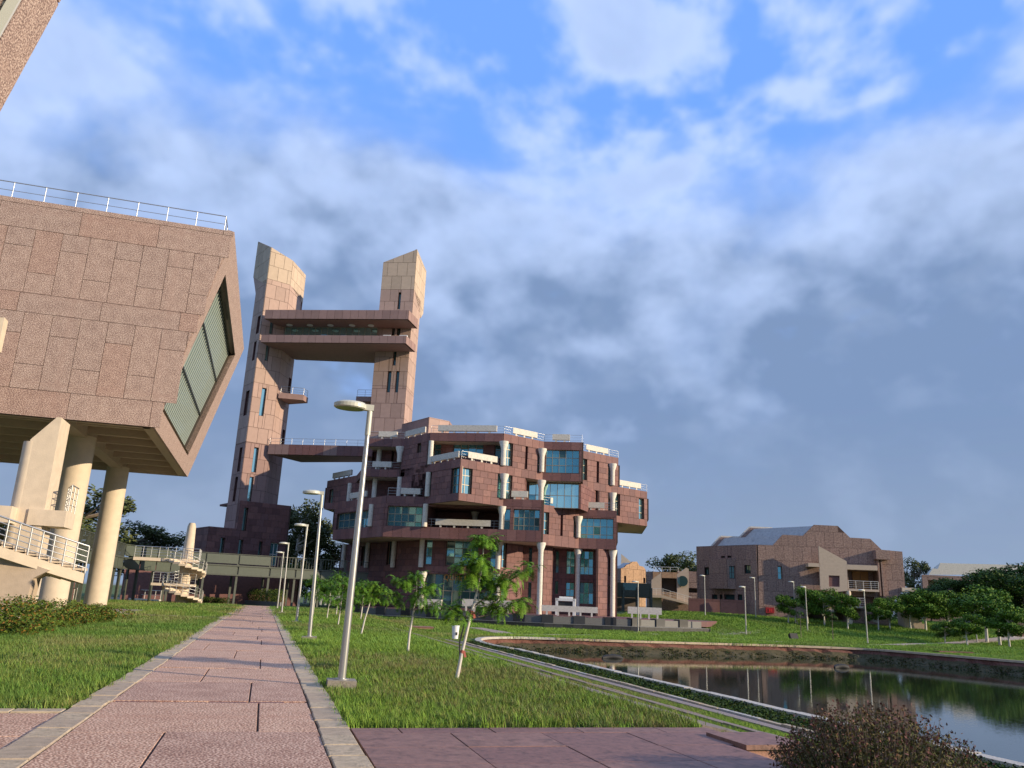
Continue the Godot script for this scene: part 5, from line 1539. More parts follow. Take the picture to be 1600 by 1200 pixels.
# ---------------------------------------------------------------- pool terrace in front of the office
func build_pool_terrace() -> void:
	var root := thing("granite_pool", "stepped black granite pool terrace with grey water panels before the office block", "pool terrace")
	var pts := [plan(540, 950, 93.0), plan(700, 955, 89.0), plan(850, 975, 87.5), plan(1000, 978, 89.0), plan(1110, 978, 94.0)]
	var mats := [M.black_granite_0, M.black_granite_1, M.black_granite_2]
	for i in pts.size() - 1:
		var a: Vector3 = pts[i]; var b: Vector3 = pts[i + 1]
		var u := (b - a).normalized(); var n := Vector3(-u.z, 0, u.x)
		if n.dot(CAM - a) < 0: n = -n
		var l := a.distance_to(b)
		var core := MB.new(); core.boxv(a + Vector3.UP * -1.6 - n * .05, u * l, Vector3.UP * 1.14, -n * 2.2); obj("plinth", core, M.black_granite_2, root)
		var k := roundi(l / 1.05)
		for j in k:
			var t := MB.new(); t.boxv(a + u * (l * j / k + .012) + Vector3.UP * -1.6, u * (l / k - .024), Vector3.UP * 1.12, -n * .05); obj("granite_tile", t, mats[rng.randi() % 3], root)
		var cp := MB.new(); cp.boxv(a + Vector3.UP * -.46 + n * .04, u * l, Vector3.UP * .05, -n * 1.3); obj("coping", cp, M.grey_granite, root)
		# upper row: black blocks and wet grey panels
		var kk := roundi(l / 3.4)
		for j in kk:
			var s := l / kk
			var p := a + u * (s * j) - n * 1.3 + Vector3.UP * -.5
			var bl := MB.new(); bl.boxv(p, u * (s * .36), Vector3.UP * .92, -n * 1.0); obj("granite_block", bl, mats[j % 3], root)
			var wp := MB.new(); wp.boxv(p + u * (s * .36) - n * .15, u * (s * .64), Vector3.UP * .78, -n * .7); obj("water_panel", wp, M.grey_granite, root)
	var deck := MB.new()
	var dk := []
	for p in pts: dk.append(p + GS * 2.6)
	dk.append(pts[4] + GS * 9 + GF * 2); dk.append(plan(1000, 960, 112)); dk.append(pts[0] + GS * 16)
	plate(deck, dk, -.3, .32)
	struct("podium", deck, M.sandstone_2)
	# pink apron path curving round the pool
	var ap := MB.new()
	var q := [plan(840, 988, 84.5), plan(1000, 990, 85.0), plan(1125, 986, 89.0), plan(1200, 975, 96.0), plan(1200, 972, 101.0), plan(1120, 970, 99.0), plan(1110, 980, 93.0), plan(1000, 980, 88.0), plan(840, 980, 86.8)]
	var poly := PackedVector2Array()
	for p in q: poly.append(xz(p))
	var idx := Geometry2D.triangulate_polygon(poly)
	for i in range(0, idx.size(), 3):
		var t := []
		for j in 3:
			var v := poly[idx[i + j]]; t.append(Vector3(v.x, height(v.x, v.y) + .07, v.y))
		ap.tri(t[0], t[1], t[2])
	struct("pool_path", ap, M.path_pale)
	# white benches on the podium
	for t in [[846, 934, 950, 93.5, 1.1, "long white concrete bench trough on stub feet above the black pool"], [981, 1034, 955, 95.5, 1.32, "white balustrade with small square posts above the black pool"], [722, 800, 940, 95.0, 1.4, "white concrete bench on posts behind the nearest sapling"], [652, 690, 935, 97.0, 1.2, "short white concrete bench behind the second sapling"], [498, 534, 930, 99.0, 1.2, "white concrete bench beyond the path saplings"]]:
		var a := plan(t[0], t[2], t[3]); var b := stepto(a, t[1], t[2], GF)
		var o := thing("concrete_bench", t[5], "bench")
		var mb := MB.new(); mb.boxv(a + Vector3.UP * (.3 + t[4] * .42), b - a, Vector3.UP * t[4] * .58, GS * .6); obj("trough", mb, M.white_concrete, o)
		var nn := maxi(3, roundi(a.distance_to(b) / 1.0)) if t[4] > 1.3 else 5
		for i in nn:
			var f := MB.new(); var p := a.lerp(b, (i + .4) / nn); f.boxv(p + Vector3.UP * .3, GF * .2, Vector3.UP * t[4] * .43, GS * .5); obj("foot", f, M.white_concrete, o)
	# white framed kiosk
	var ko := plan(868, 940, 97.0); var kb := stepto(ko, 899, 940, GF); var kw := ko.distance_to(kb)
	var kt := thing("kiosk", "white framed box with a dark mesh front standing on the podium", "kiosk", "", ko + Vector3.UP * .32)
	var kf := MB.new()
	var yk := 1.9
	kf.boxv(Vector3.ZERO, GF * .3, Vector3.UP * yk, GS * 2); kf.boxv(GF * (kw - .3), GF * .3, Vector3.UP * yk, GS * 2); kf.boxv(Vector3.UP * (yk - .28) - GF * .02, GF * (kw + .04), Vector3.UP * .3, GS * 2.02)
	obj("frame", kf, M.white_plastic, kt)
	var km := MB.new(); km.boxv(GF * .3 + GS * .2 + Vector3.UP * .35, GF * (kw - .6), Vector3.UP * (yk - .7), GS * .1); obj("mesh_screen", km, M.frame_dark, kt)
	var kr := MB.new(); kr.boxv(GF * .4 + Vector3.UP * yk + GS * .4, GF * 1.6, Vector3.UP * .22, GS * .8); obj("roof_box", kr, M.white_plastic, kt)

# ---------------------------------------------------------------- lamps
func make_lamp(at: Vector3, label: String, turn := 0.0, h := 5.35, block := true) -> Node3D:
	var o := thing("lamp_post", label, "lamp post", "lamp posts", at)
	o.rotation.y = turn
	var b := MB.new()
	b.tube(PackedVector3Array([Vector3(0, -.2, 0), Vector3(0, h * .55, 0), Vector3(0, h - .55, 0)]), PackedFloat32Array([.075, .06, .044]), 18)
	obj("pole", b, M.pole, o)
	var c := MB.new(); c.cyl(Vector3(0, h - .62, 0), Vector3(0, h - .1, 0), .056, .052, 18); c.box(Vector3(-.04, h - .06, 0), Vector3(.22, .12, .11)); obj("collar", c, M.lamp_head, o)
	# flat oval head
	var hd := MB.new(); var ln := MB.new()
	var n := 28
	var ring := func(y: float, k: float, dx: float) -> PackedVector3Array:
		var r := PackedVector3Array()
		for i in n:
			var a := TAU * i / n
			r.append(Vector3(-.4 + dx + cos(a) * .32 * k, y, sin(a) * .25 * k))
		return r
	var rings := [ring.call(h - .12, .9, 0.0), ring.call(h - .1, 1.0, 0.0), ring.call(h - .03, 1.0, 0.0), ring.call(h + .01, .85, .02), ring.call(h + .03, .45, .05)]
	for i in 4:
		for k in n:
			var k2 := (k + 1) % n
			hd.quad(rings[i][k], rings[i + 1][k], rings[i + 1][k2], rings[i][k2])
	for k in n: hd.tri(rings[4][k], Vector3(-.4, h + .032, 0), rings[4][(k + 1) % n])
	for k in n: ln.tri(rings[0][k], rings[0][(k + 1) % n], Vector3(-.4, h - .11, 0))
	var head := obj("lamp_head", hd, M.lamp_head, o)
	obj("lens", ln, M.lamp_lens, head)
	if block:
		var f := MB.new(); f.box(Vector3(0, .03, 0), Vector3(.52, .2, .5)); obj("footing", f, M.concrete, o)
		var fl := MB.new(); fl.cyl(Vector3(0, .12, 0), Vector3(0, .15, 0), .13, .13, 16); obj("base_plate", fl, M.pole, o)
	return o
func build_lamps() -> void:
	var words := ["tall lamp post with oval head nearest the dark terrace, on a rough concrete block", "second lamp post along the path, counted from the dark terrace", "third lamp post along the path, counted from the dark terrace", "fourth lamp post along the path, counted from the dark terrace", "fifth lamp post along the path, counted from the dark terrace"]
	for i in 5:
		var l := make_lamp(Vector3([1.56, 1.76, 1.9, 1.5, 1.42][i], 0, [-15.9, -31.0, -47.0, -66.0, -82.0][i]), words[i])
		l.rotation = Vector3(0, rng.randf_range(-.06, .06), [-.015, 0.012, -.006, .01, 0.0][i])
	var spots := [[997, 989, "lamp post on the far pond bank in front of the black pool"], [1166, 994, "lamp post by the curved pink path end of the black pool"], [1356, 1008, "lamp post on the bank path below the slanted cream panel"], [1527, 1004, "lamp post beside the bank path in front of the dark trees"], [1102, 964, "lamp post in front of the low dark red sandstone wall"], [1181, 966, "lamp post at the corner of the brown granite house"], [1243, 974, "lamp post on the lawn near the green window of the brown house"], [1262, 987, "lamp post on the lawn between young trees by the brown house"]]
	for s in spots:
		var p := hit(s[0], s[1])
		make_lamp(p, s[2], rng.randf_range(-.2, .2))
	for s in [[341, 940, "lamp post left of the white trunked sapling by the tower hedge"], [355, 938, "lamp post right of the white trunked sapling by the tower hedge"]]: make_lamp(gy(s[0], s[1], 0.0), s[2], PI)

# ---------------------------------------------------------------- small things
func build_small_things() -> void:
	for s in [[957, 1029, "black rubber float lying in the pond near the far bank corner", 1.6], [1315, 1044, "black rubber float drifting on the open pond water", 1.2]]:
		var p := gy(s[0], s[1], -1.95)
		var o := thing("pond_float", s[2], "float", "pond floats", p)
		var mb := MB.new()
		var pts := PackedVector3Array(); var rad := PackedFloat32Array()
		for i in 9:
			var t := i / 8.0 - .5
			pts.append(Vector3(t * s[3], .07 + .06 * cos(t * 5.0), .1 * sin(t * 4.0))); rad.append(.17 if i > 0 and i < 8 else .08)
		mb.tube(pts, rad, 12); obj("body", mb, M.rubber, o)
		var rp := MB.new(); rp.cyl(Vector3(-s[3] * .2, .26, 0), Vector3(s[3] * .25, .25, .05), .03, .03, 8); obj("handle", rp, M.rubber, o)
		o.rotation.y = .2
	# white bin on the nearest sapling's stake
	var bp := ph(711, 985, 18.6)
	var b := thing("waste_bin", "small white bin with a dark mark standing beside the nearest sapling", "bin", "", gy(711, 998, -.05))
	var fpos := b.position
	var sc := 1.0
	var bm := MB.new(); bm.tube(PackedVector3Array([Vector3(0, 0, 0), Vector3(0, .52 * sc, 0), Vector3(0, .56 * sc, 0)]), PackedFloat32Array([.13 * sc, .17 * sc, .19 * sc]), 16); obj("body", bm, M.white_plastic, b)
	var mk := MB.new(); mk.box(Vector3(.02, .22 * sc, .155 * sc), Vector3(.08, .12, .02)); obj("mark", mk, M.frame_dark, b)
	# floodlight in the grass
	var fp := hit(1240, 1002)
	var fl := thing("floodlight", "small black floodlight standing in the bank grass", "floodlight", "", fp)
	var fm := MB.new(); fm.box(Vector3(0, .45, 0), Vector3(.9, .6, .35), Basis(Vector3.RIGHT, -.4)); obj("housing", fm, M.rubber, fl)
	var fs := MB.new(); fs.box(Vector3(0, .12, 0), Vector3(.5, .3, .1)); obj("stand", fs, M.rubber, fl)
	# brick pier at the right edge
	var wp := hit(1592, 997)
	var pw := thing("brick_pier", "low brick wall end with white base beside the bank path", "wall", "", wp)
	var row := 0
	var brick := MB.new(); brick.box(Vector3.ZERO, Vector3(.42, .16, .4)); var bmsh := brick.mesh()
	for j in 6:
		for i in 14:
			var o := inst("brick", bmsh, M.terrace_face, pw)
			o.position = Vector3(-.6 + i * .45 + (.22 if j % 2 else 0.0), .3 + j * .18, rng.randf_range(-.01, .01))
	var wb := MB.new(); wb.box(Vector3(2.5, .1, 0), Vector3(6.7, .22, .5)); obj("base_course", wb, M.white_concrete, pw)
	pw.rotation.y = -.35
	# parked car behind the columns
	var cp := gy(76, 921, 0.0)
	var car := thing("parked_car", "white parked car glimpsed under the stair behind the round columns", "car", "", cp)
	car.rotation.y = 0.5
	var body := MB.new()
	body.prism(PackedVector2Array([Vector2(-2.1, .3), Vector2(2.1, .3), Vector2(2.1, .75), Vector2(1.7, .9), Vector2(.9, .98), Vector2(.35, 1.45), Vector2(-1.3, 1.48), Vector2(-1.9, .95), Vector2(-2.1, .85)]), Vector3.ZERO, Vector3.RIGHT, Vector3.UP, Vector3.BACK, .85, .85)
	var bo := obj("body", body, M.car_white, car)
	var gl := MB.new(); gl.prism(PackedVector2Array([Vector2(-1.6, .95), Vector2(.75, .98), Vector2(.3, 1.38), Vector2(-1.25, 1.4)]), Vector3.ZERO, Vector3.RIGHT, Vector3.UP, Vector3.BACK, .86, .86); obj("side_window", gl, M.glass_dark, bo)
	for x in [-1.3, 1.3]:
		for z in [-.8, .8]:
			var wh := MB.new(); wh.cyl(Vector3(x, .32, z - .1), Vector3(x, .32, z + .1), .32, .32, 18); obj("wheel", wh, M.rubber, car)
	# brick drain cover box on the lawn
	var dp := hit(655, 985)
	var dr := thing("stone_box", "low reddish stone box in the lawn behind the second sapling", "plinth", "", dp)
	var dm := MB.new(); dm.box(Vector3(0, .08, 0), Vector3(2.1, .4, 1.6)); obj("box", dm, M.terrace_face, dr)
	var dc := MB.new(); dc.box(Vector3(0, .31, 0), Vector3(2.25, .07, 1.75)); obj("cover", dc, M.terrace_0, dr)

# ---------------------------------------------------------------- plants
func jit(c: Color, v: float) -> Color:
	var k := 1.0 + rng.randf_range(-v, v)
	return Color(c.r * k * rng.randf_range(.88, 1.12), c.g * k, c.b * k * rng.randf_range(.85, 1.15))
# a feathery compound leaf: bent rib with pairs of narrow leaflets
func frond(mb: MB, p: Vector3, dir: Vector3, length: float, droop: float, col: Color, pairs := 12) -> void:
	var d := dir.normalized()
	var q := p
	var seg := length / pairs
	var side := d.cross(Vector3.UP)
	if side.length() < .05: side = Vector3.RIGHT
	side = side.normalized()
	mb.col = jit(col, .25)
	for i in pairs:
		var nd := (d + Vector3.DOWN * droop * (i + .5) / pairs).normalized()
		var r := q + nd * seg
		var t := float(i) / pairs
		var l := length * .34 * (sin(PI * (t * .75 + .2)))
		var up := side.cross(nd).normalized()
		if i % 3 == 0: mb.col = jit(col, .3)
		for sg in [-1.0, 1.0]:
			var tip: Vector3 = r + (side * sg + nd * .45 - up * rng.randf_range(.0, .5)).normalized() * l
			var wv := nd * seg * .4
			mb.tri(r - wv, tip, r + wv)
		mb.tri(q - side * .006, r, q + side * .006)
		q = r
		d = nd
func sapling(label: String, base: Vector3, trunk: PackedVector3Array, crown: Array, group := "", white := true, length := .42, col := Color(.075, .15, .022), nf := 100) -> Node3D:
	var o := thing("sapling", label, "sapling", group, base)
	var mb := MB.new()
	var rad := PackedFloat32Array()
	for i in trunk.size(): rad.append(lerpf(.042, .014, float(i) / (trunk.size() - 1)))
	mb.tube(trunk, rad, 9)
	obj("trunk", mb, M.bark_white if white else M.bark, o)
	var lf := MB.new(); lf.use_col = true
	var br := MB.new()
	# crown: list of [branch tip, radius, share]
	var total := 0.0
	for c in crown: total += c[2]
	for c in crown:
		var tip: Vector3 = c[0]
		# branch from the trunk point just below the tip
		var best := trunk[trunk.size() - 1]
		for p in trunk:
			if p.y < tip.y - .1 and p.distance_to(tip) < best.distance_to(tip) + .35: best = p
		if best.distance_to(tip) > .2:
			br.tube(PackedVector3Array([best, best.lerp(tip, .5) + Vector3(0, -.06 * best.distance_to(tip), 0), tip]), PackedFloat32Array([.016, .012, .006]), 6)
		var n := int(nf * c[2] / total)
		for i in n:
			var a := rng.randf() * TAU
			var e := rng.randf_range(-.35, .75)
			var d := Vector3(cos(a) * cos(e), sin(e), sin(a) * cos(e))
			var p := best.lerp(tip, rng.randf_range(.45, 1.0)) + d * float(c[1]) * rng.randf_range(0, .45)
			frond(lf, p, d, length * rng.randf_range(.7, 1.25), rng.randf_range(.05, .75), col)
	obj("branches", br, M.bark, o)
	obj("foliage", lf, M.leaf, o)
	return o
func leaf_blob(mb: MB, c: Vector3, r: Vector3, n: int, size: float, cols: Array, shell := .55) -> void:
	for i in n:
		var d := Vector3(rng.randfn(), rng.randfn(), rng.randfn()).normalized()
		var k := pow(rng.randf(), .4) * (1.0 - shell) + shell * rng.randf_range(.75, 1.08)
		var p := c + d * r * k
		var a := Vector3(rng.randfn(), rng.randfn() * .6, rng.randfn()).normalized() * size * rng.randf_range(.6, 1.3)
		var b := a.cross(d + Vector3(rng.randf() - .5, rng.randf() - .5, rng.randf() - .5)).normalized() * size * rng.randf_range(.35, .6)
		mb.col = jit(cols[rng.randi() % cols.size()], .22)
		mb.tri(p - a, p + b, p + a); mb.tri(p - a, p + a, p - b)
# tree mesh set: trunk + crown around the origin, about 1 m of unit height
func tree_meshes(seed_: int, clumps: int, leaves: int, size: float, cols: Array, spread: float, low: float, squat := .8) -> Array:
	rng.seed = seed_
	var tr := MB.new(); var lf := MB.new(); lf.use_col = true
	var top := Vector3(rng.randf_range(-.06, .06), .72, rng.randf_range(-.06, .06))
	tr.tube(PackedVector3Array([Vector3(0, -.03, 0), Vector3(top.x * .3, .3, top.z * .3), top]), PackedFloat32Array([.026, .02, .008]), 8)
	for i in clumps:
		var a := TAU * i / clumps * 1.7 + rng.randf() * .8
		var y := lerpf(low, .93, pow((i + .5) / clumps, .85))
		var rr := spread * sqrt(maxf(.05, 1.0 - pow((y - (low + .93) * .5) / (.58 * (1.0 - low) + .05), 2.0))) * rng.randf_range(.35, 1.0)
		var c := Vector3(cos(a) * rr, y, sin(a) * rr)
		var f := top * clampf((y - .12) / .72, .2, 1.0)
		tr.tube(PackedVector3Array([f, f.lerp(c, .55) + Vector3(0, -.02, 0), c]), PackedFloat32Array([.011, .007, .003]), 5)
		var r := spread * rng.randf_range(.3, .52)
		leaf_blob(lf, c, Vector3(r, r * squat, r), leaves / clumps, size, cols, .35)
	return [tr.mesh(), lf.mesh()]
func put_tree(meshes: Array, at: Vector3, h: float, label: String, group: String, bark: Material, called := "tree", wide := 1.0) -> Node3D:
	var o := thing(called, label, "tree", group, at)
	o.scale = Vector3(h * wide, h, h * wide)
	o.rotation.y = rng.randf() * TAU
	inst("trunk", meshes[0], bark, o)
	inst("crown", meshes[1], M.leaf, o)
	return o
func build_plants() -> void:
	rng.seed = 77
	# row of saplings on the lawn right of the path
	sapling("nearest sapling, pale leaning trunk tied with red cloth, long branch reaching right", Vector3(4.07, -.05, -17.4),
		PackedVector3Array([Vector3(0, -.05, 0), Vector3(.1, .6, 0), Vector3(.24, 1.3, -.02), Vector3(.36, 1.85, 0), Vector3(.44, 2.4, .02), Vector3(.46, 2.85, 0)]),
		[[Vector3(.46, 3.0, 0), .3, 1.3], [Vector3(.25, 2.55, .2), .35, 1.2], [Vector3(.62, 2.3, -.2), .3, 1.1], [Vector3(.0, 2.45, -.1), .3, .9], [Vector3(1.1, 2.15, .1), .25, .9], [Vector3(1.65, 2.5, .0), .25, .9], [Vector3(1.35, 1.72, .05), .28, 1.1], [Vector3(.9, 1.75, -.1), .2, .6], [Vector3(-.25, 1.55, -.3), .3, .8]], "", true, .36, Color(.105, .215, .022), 460)
	var main: Node3D = get_node("sapling")
	var stk := MB.new(); stk.tube(PackedVector3Array([Vector3(.1, .2, -.03), Vector3(.06, .8, -.1), Vector3(.2, 1.45, -.12), Vector3(.7, 1.85, -.05), Vector3(1.3, 1.95, 0)]), PackedFloat32Array([.02, .018, .017, .013, .008]), 7)
	obj("side_stem", stk, M.bark, main)
	for y in [.62, 1.42]:
		var tie := MB.new(); var x: float = .1 + (y - .6) * .2
		tie.tube(PackedVector3Array([Vector3(x - .005, y - .05, 0), Vector3(x, y, .0), Vector3(x + .01, y + .05, 0)]), PackedFloat32Array([.032, .042, .032]), 9)
		tie.box(Vector3(x + .05, y - .04, .03), Vector3(.05, .13, .02), Basis(Vector3.BACK, .3))
		obj("cloth_tie", tie, M.cloth_red, main)
	sapling("second sapling of the lawn row, spreading crown over a slim brown and white trunk", Vector3(4.43, -.05, -25.6),
		PackedVector3Array([Vector3(0, -.05, 0), Vector3(.02, .6, 0), Vector3(.1, 1.3, 0), Vector3(.14, 1.9, 0), Vector3(.12, 2.2, 0)]),
		[[Vector3(.1, 2.35, 0), .3, 1], [Vector3(-.5, 2.2, .1), .35, 1.1], [Vector3(.6, 2.0, -.1), .4, 1.2], [Vector3(-.75, 1.8, -.2), .3, .8], [Vector3(.75, 1.5, .2), .3, .9], [Vector3(.2, 1.9, .5), .35, .9]], "", true, .36, Color(.085, .185, .02), 260)
	sapling("third sapling of the lawn row, pale thin trunk under a flat bright crown", Vector3(4.1, -.05, -35.5),
		PackedVector3Array([Vector3(0, -.05, 0), Vector3(.12, .7, 0), Vector3(.28, 1.4, 0), Vector3(.3, 1.9, 0)]),
		[[Vector3(.3, 2.2, 0), .4, 1], [Vector3(-.3, 2.0, .1), .4, 1], [Vector3(.9, 2.0, 0), .4, 1], [Vector3(.3, 1.7, .4), .4, .8], [Vector3(1.1, 1.6, -.1), .3, .6]], "", true, .4, Color(.1, .2, .022), 210)
	var back := [[4.0, -45.4, 2.4], [4.1, -55.0, 2.6], [3.6, -62.0, 2.9], [5.6, -66.0, 3.3], [8.0, -70.0, 3.2], [6.6, -58.0, 2.5]]
	var bw := ["fourth sapling of the lawn row, partly behind the nearest lamp post", "fifth sapling of the lawn row, bushy and low", "sixth sapling of the lawn row before the black pool", "taller young tree before the shaded corner of the office block", "young tree before the long dark office wall", "low leafy sapling between the lawn row and the pond path"]
	for i in back.size():
		var h: float = back[i][2]
		var cr := []
		for k in 7:
			var a := k * 2.4
			cr.append([Vector3(cos(a) * .75, h * (.55 + .07 * k), sin(a) * .75), .5, 1.0])
		sapling(bw[i], Vector3(back[i][0], height(back[i][0], back[i][1]), back[i][1]), PackedVector3Array([Vector3(0, -.05, 0), Vector3(.06, h * .4, 0), Vector3(.1, h * .9, 0)]), cr, "", true, .46, Color(.075, .165, .02), 200)
	# sapling by the tower hedge
	var tp := gy(350, 941, 0.0)
	sapling("white trunked sapling between two lamp posts by the tower hedge", tp, PackedVector3Array([Vector3(0, 0, 0), Vector3(-.3, 1.3, 0), Vector3(-.5, 2.4, 0)]), [[Vector3(-.5, 2.7, 0), .5, 1], [Vector3(-1.2, 2.3, 0), .5, 1], [Vector3(.3, 2.3, 0), .5, 1], [Vector3(.6, 2.9, 0), .4, .7]], "", true, .7, Color(.085, .15, .03), 90)
	# thin leafless-looking saplings on the right lawn
	for s in [[1246, 978], [1252, 1000], [1302, 1003]]:
		var p := hit(s[0], s[1])
		sapling(["thin stake-like sapling on the slope by the green window", "thin sapling on the lower slope near the floodlight", "thin sapling on the open slope below the cream panel"][[1246, 1252, 1302].find(s[0])], p, PackedVector3Array([Vector3(0, 0, 0), Vector3(0, 1.6, 0), Vector3(.05, 2.8, 0)]), [[Vector3(.05, 3.0, 0), .3, 1], [Vector3(-.3, 2.6, 0), .3, .7], [Vector3(.4, 2.7, 0), .3, .7]], "", false, .5, Color(.05, .1, .02), 26)
	# tree kinds
	var dark := [Color(.042, .078, .018), Color(.056, .098, .022), Color(.03, .056, .014)]
	var midg := [Color(.045, .085, .02), Color(.06, .105, .024), Color(.035, .07, .018)]
	var bright := [Color(.075, .15, .02), Color(.105, .185, .026), Color(.055, .115, .018)]
	var olive := [Color(.085, .105, .042), Color(.115, .135, .058), Color(.065, .08, .033)]
	var T_dark := []; var T_mid := []; var T_br := []; var T_ol := []
	for i in 3:
		T_dark.append(tree_meshes(100 + i, 30, 8000, .024, dark, .46, .2, .8))
		T_mid.append(tree_meshes(120 + i, 24, 6000, .026, midg, .42, .28, .8))
		T_br.append(tree_meshes(140 + i, 22, 5000, .03, bright, .42, .36, .8))
		T_ol.append(tree_meshes(160 + i, 24, 4200, .02, olive, .27, .34, .9))
	rng.seed = 91
	# behind the raised block and the walkway
	put_tree(T_ol[2], plan(120, 850, 105), 13.6, "dark spreading tree seen between the two round columns", "", M.bark, "tree", 1.5)
	put_tree(T_ol[0], plan(20, 870, 92), 9.0, "olive tree behind the upper landing of the cream stair", "", M.bark, "tree", 1.6)
	put_tree(T_ol[1], plan(212, 860, 118), 10.4, "broad green tree behind the walkway left of the spiral mast", "", M.bark, "tree", 1.7)
	put_tree(T_ol[0], plan(254, 870, 122), 9.4, "round green tree behind the walkway beside the spiral mast", "", M.bark, "tree", 1.6)
	put_tree(T_ol[1], plan(312, 860, 126), 9.0, "small olive tree at the left corner of the tower base", "", M.bark, "tree", 1.1)
	# behind the low bridge
	put_tree(T_ol[2], plan(463, 860, 128), 15.8, "tall airy eucalyptus rising beside the dark tower base", "", M.bark_white, "tree", .95)
	put_tree(T_ol[0], plan(484, 870, 132), 14.6, "second airy eucalyptus beneath the low bridge", "", M.bark_white, "tree", .85)
	put_tree(T_ol[1], plan(515, 880, 136), 10.8, "grey green tree behind the left corner of the office block", "", M.bark, "tree", 1.5)
	put_tree(T_mid[0], plan(500, 910, 118), 5.0, "low dark green tree under the steel walkway link", "", M.bark, "tree", 1.4)
	put_tree(T_mid[1], plan(468, 915, 108), 5.2, "bushy green tree beside the path end lamp posts", "", M.bark, "tree", 1.2)
	# behind the houses across the pond
	put_tree(T_ol[0], plan(1038, 890, 190), 12.6, "round olive tree behind the ochre house roofs", "", M.bark, "tree", 1.25)
	put_tree(T_ol[2], plan(1075, 888, 185), 14.2, "taller olive tree between the ramp house and the brown house", "", M.bark, "tree", 1.3)
	put_tree(T_ol[1], plan(1096, 890, 190), 12.8, "olive tree just behind the left corner of the brown house", "", M.bark, "tree", 1.3)
	put_tree(T_ol[2], plan(1427, 900, 185), 14.8, "tall narrow tree right of the brown house", "", M.bark, "tree", .8)
	put_tree(T_dark[1], plan(1432, 930, 165), 7.5, "dark tree filling the gap beside the brown house", "", M.bark, "tree", 1.2)
	# dark belt on the right
	var belt := [[1480, 960, 132, 6.6], [1508, 960, 136, 7.2], [1540, 960, 134, 7.0], [1572, 955, 128, 8.4], [1604, 960, 122, 10.2], [1455, 962, 138, 5.0], [1640, 965, 130, 9.5]]
	for i in belt.size():
		var b: Array = belt[i]
		var p := plan(b[0], b[1], b[2]); p.y = height(p.x, p.z)
		put_tree(T_dark[i % 3], p, b[3], "dense dark green tree in the belt before the white roofed house", "dark tree belt", M.bark, "tree", 1.25)
	# lighter young trees along the lawn
	var yt := [[1232, 975, 108, 3.6, 0], [1262, 972, 109, 4.6, 1], [1288, 972, 108, 4.7, 2], [1324, 974, 106, 4.5, 0], [1372, 976, 108, 3.9, 1], [1390, 974, 110, 4.2, 2], [1422, 975, 112, 4.5, 0], [1446, 977, 112, 5.2, 1], [1482, 978, 114, 5.2, 0], [1540, 985, 104, 6.6, 2], [1560, 985, 96, 5.8, 0], [1475, 985, 96, 2.6, 2], [1510, 990, 92, 3.4, 0], [1575, 990, 92, 4.0, 1]]
	for i in yt.size():
		var b: Array = yt[i]
		var p := plan(b[0], b[1], b[2]); p.y = height(p.x, p.z)
		var lab := "young green tree on the slope before the dark tree belt"
		if b[0] < 1410: lab = ["small young tree before the green window of the brown house", "young tree left of the cream panel, over the dark porch", "young tree directly below the slanted cream panel", "dense young tree beside the cream column of the brown house", "young tree below the railed balcony of the brown house", "young tree before the right fins of the brown house"][i]
		put_tree(T_br[b[4]], p, b[3], lab, "young trees before the house" if b[0] < 1410 else "young trees before the belt", M.bark_white, "young_tree", .92 if b[0] < 1410 else 1.2)
	# clipped hedges by the tower
	var hg := thing("hedge", "clipped green hedge at the far end of the path", "hedge")
	var hm := MB.new(); hm.use_col = true
	var h0 := gy(365, 942, 0.0); var h1 := plan(440, 935, 96.0)
	for i in 26:
		var p := h0.lerp(Vector3(h1.x, 0, h1.z), i / 25.0)
		leaf_blob(hm, p + Vector3(0, 1.0, -.6), Vector3(.55, .95, .7), 260, .09, [Color(.075, .11, .025), Color(.1, .13, .03), Color(.055, .085, .02)], .7)
	obj("foliage", hm, M.leaf, hg)
	var hl := MB.new(); hl.bar(h0 + Vector3(0, .2, .55), Vector3(h1.x, .2, h1.z + .55), .3, .5); obj("planter_edge", hl, M.grey_granite, hg)
	var lowh := thing("low_hedge", "low dark hedge around the foot of the spiral stair", "hedge")
	var lm := MB.new(); lm.use_col = true
	for i in 34:
		var p := gy(232, 937, 0).lerp(gy(352, 943, 0), i / 33.0)
		leaf_blob(lm, p + Vector3(0, .3, rng.randf_range(-1, .4)), Vector3(.6, .42, .5) * rng.randf_range(.8, 1.3), 150, .09, [Color(.05, .085, .02), Color(.035, .06, .016), Color(.075, .08, .02)], .6)
	obj("foliage", lm, M.leaf, lowh)
	# shrub with orange tips left of the path
	var sb := thing("orange_shrub", "wide low shrub with orange tipped leaves beside the cream stair pier", "shrub")
	var sm := MB.new(); sm.use_col = true
	for i in 46:
		var t := i / 45.0
		var p := gy(-20, 1000, 0).lerp(gy(172, 970, 0), t) + Vector3(rng.randf_range(-1.0, .4), 0, rng.randf_range(-2.4, .3))
		var r := lerpf(.95, .55, t) * rng.randf_range(.75, 1.1)
		leaf_blob(sm, p + Vector3(0, r * .55, 0), Vector3(r, r * .75, r), 330, .055, [Color(.08, .125, .022), Color(.1, .145, .026), Color(.18, .105, .025), Color(.06, .095, .018), Color(.09, .13, .02)], .65)
	obj("foliage", sm, M.leaf, sb)
	# reddish bush close to the camera, bottom right
	var cb := ph(1368, 1190, 8.9); cb.y = height(cb.x, cb.z)
	var bu := thing("purple_bush", "rounded bush with purple red tips between the terrace and the pond", "bush", "", cb)
	var bm := MB.new(); bm.use_col = true
	var tw := MB.new()
	var topy := ph(1368, 1108, 8.9).y - cb.y
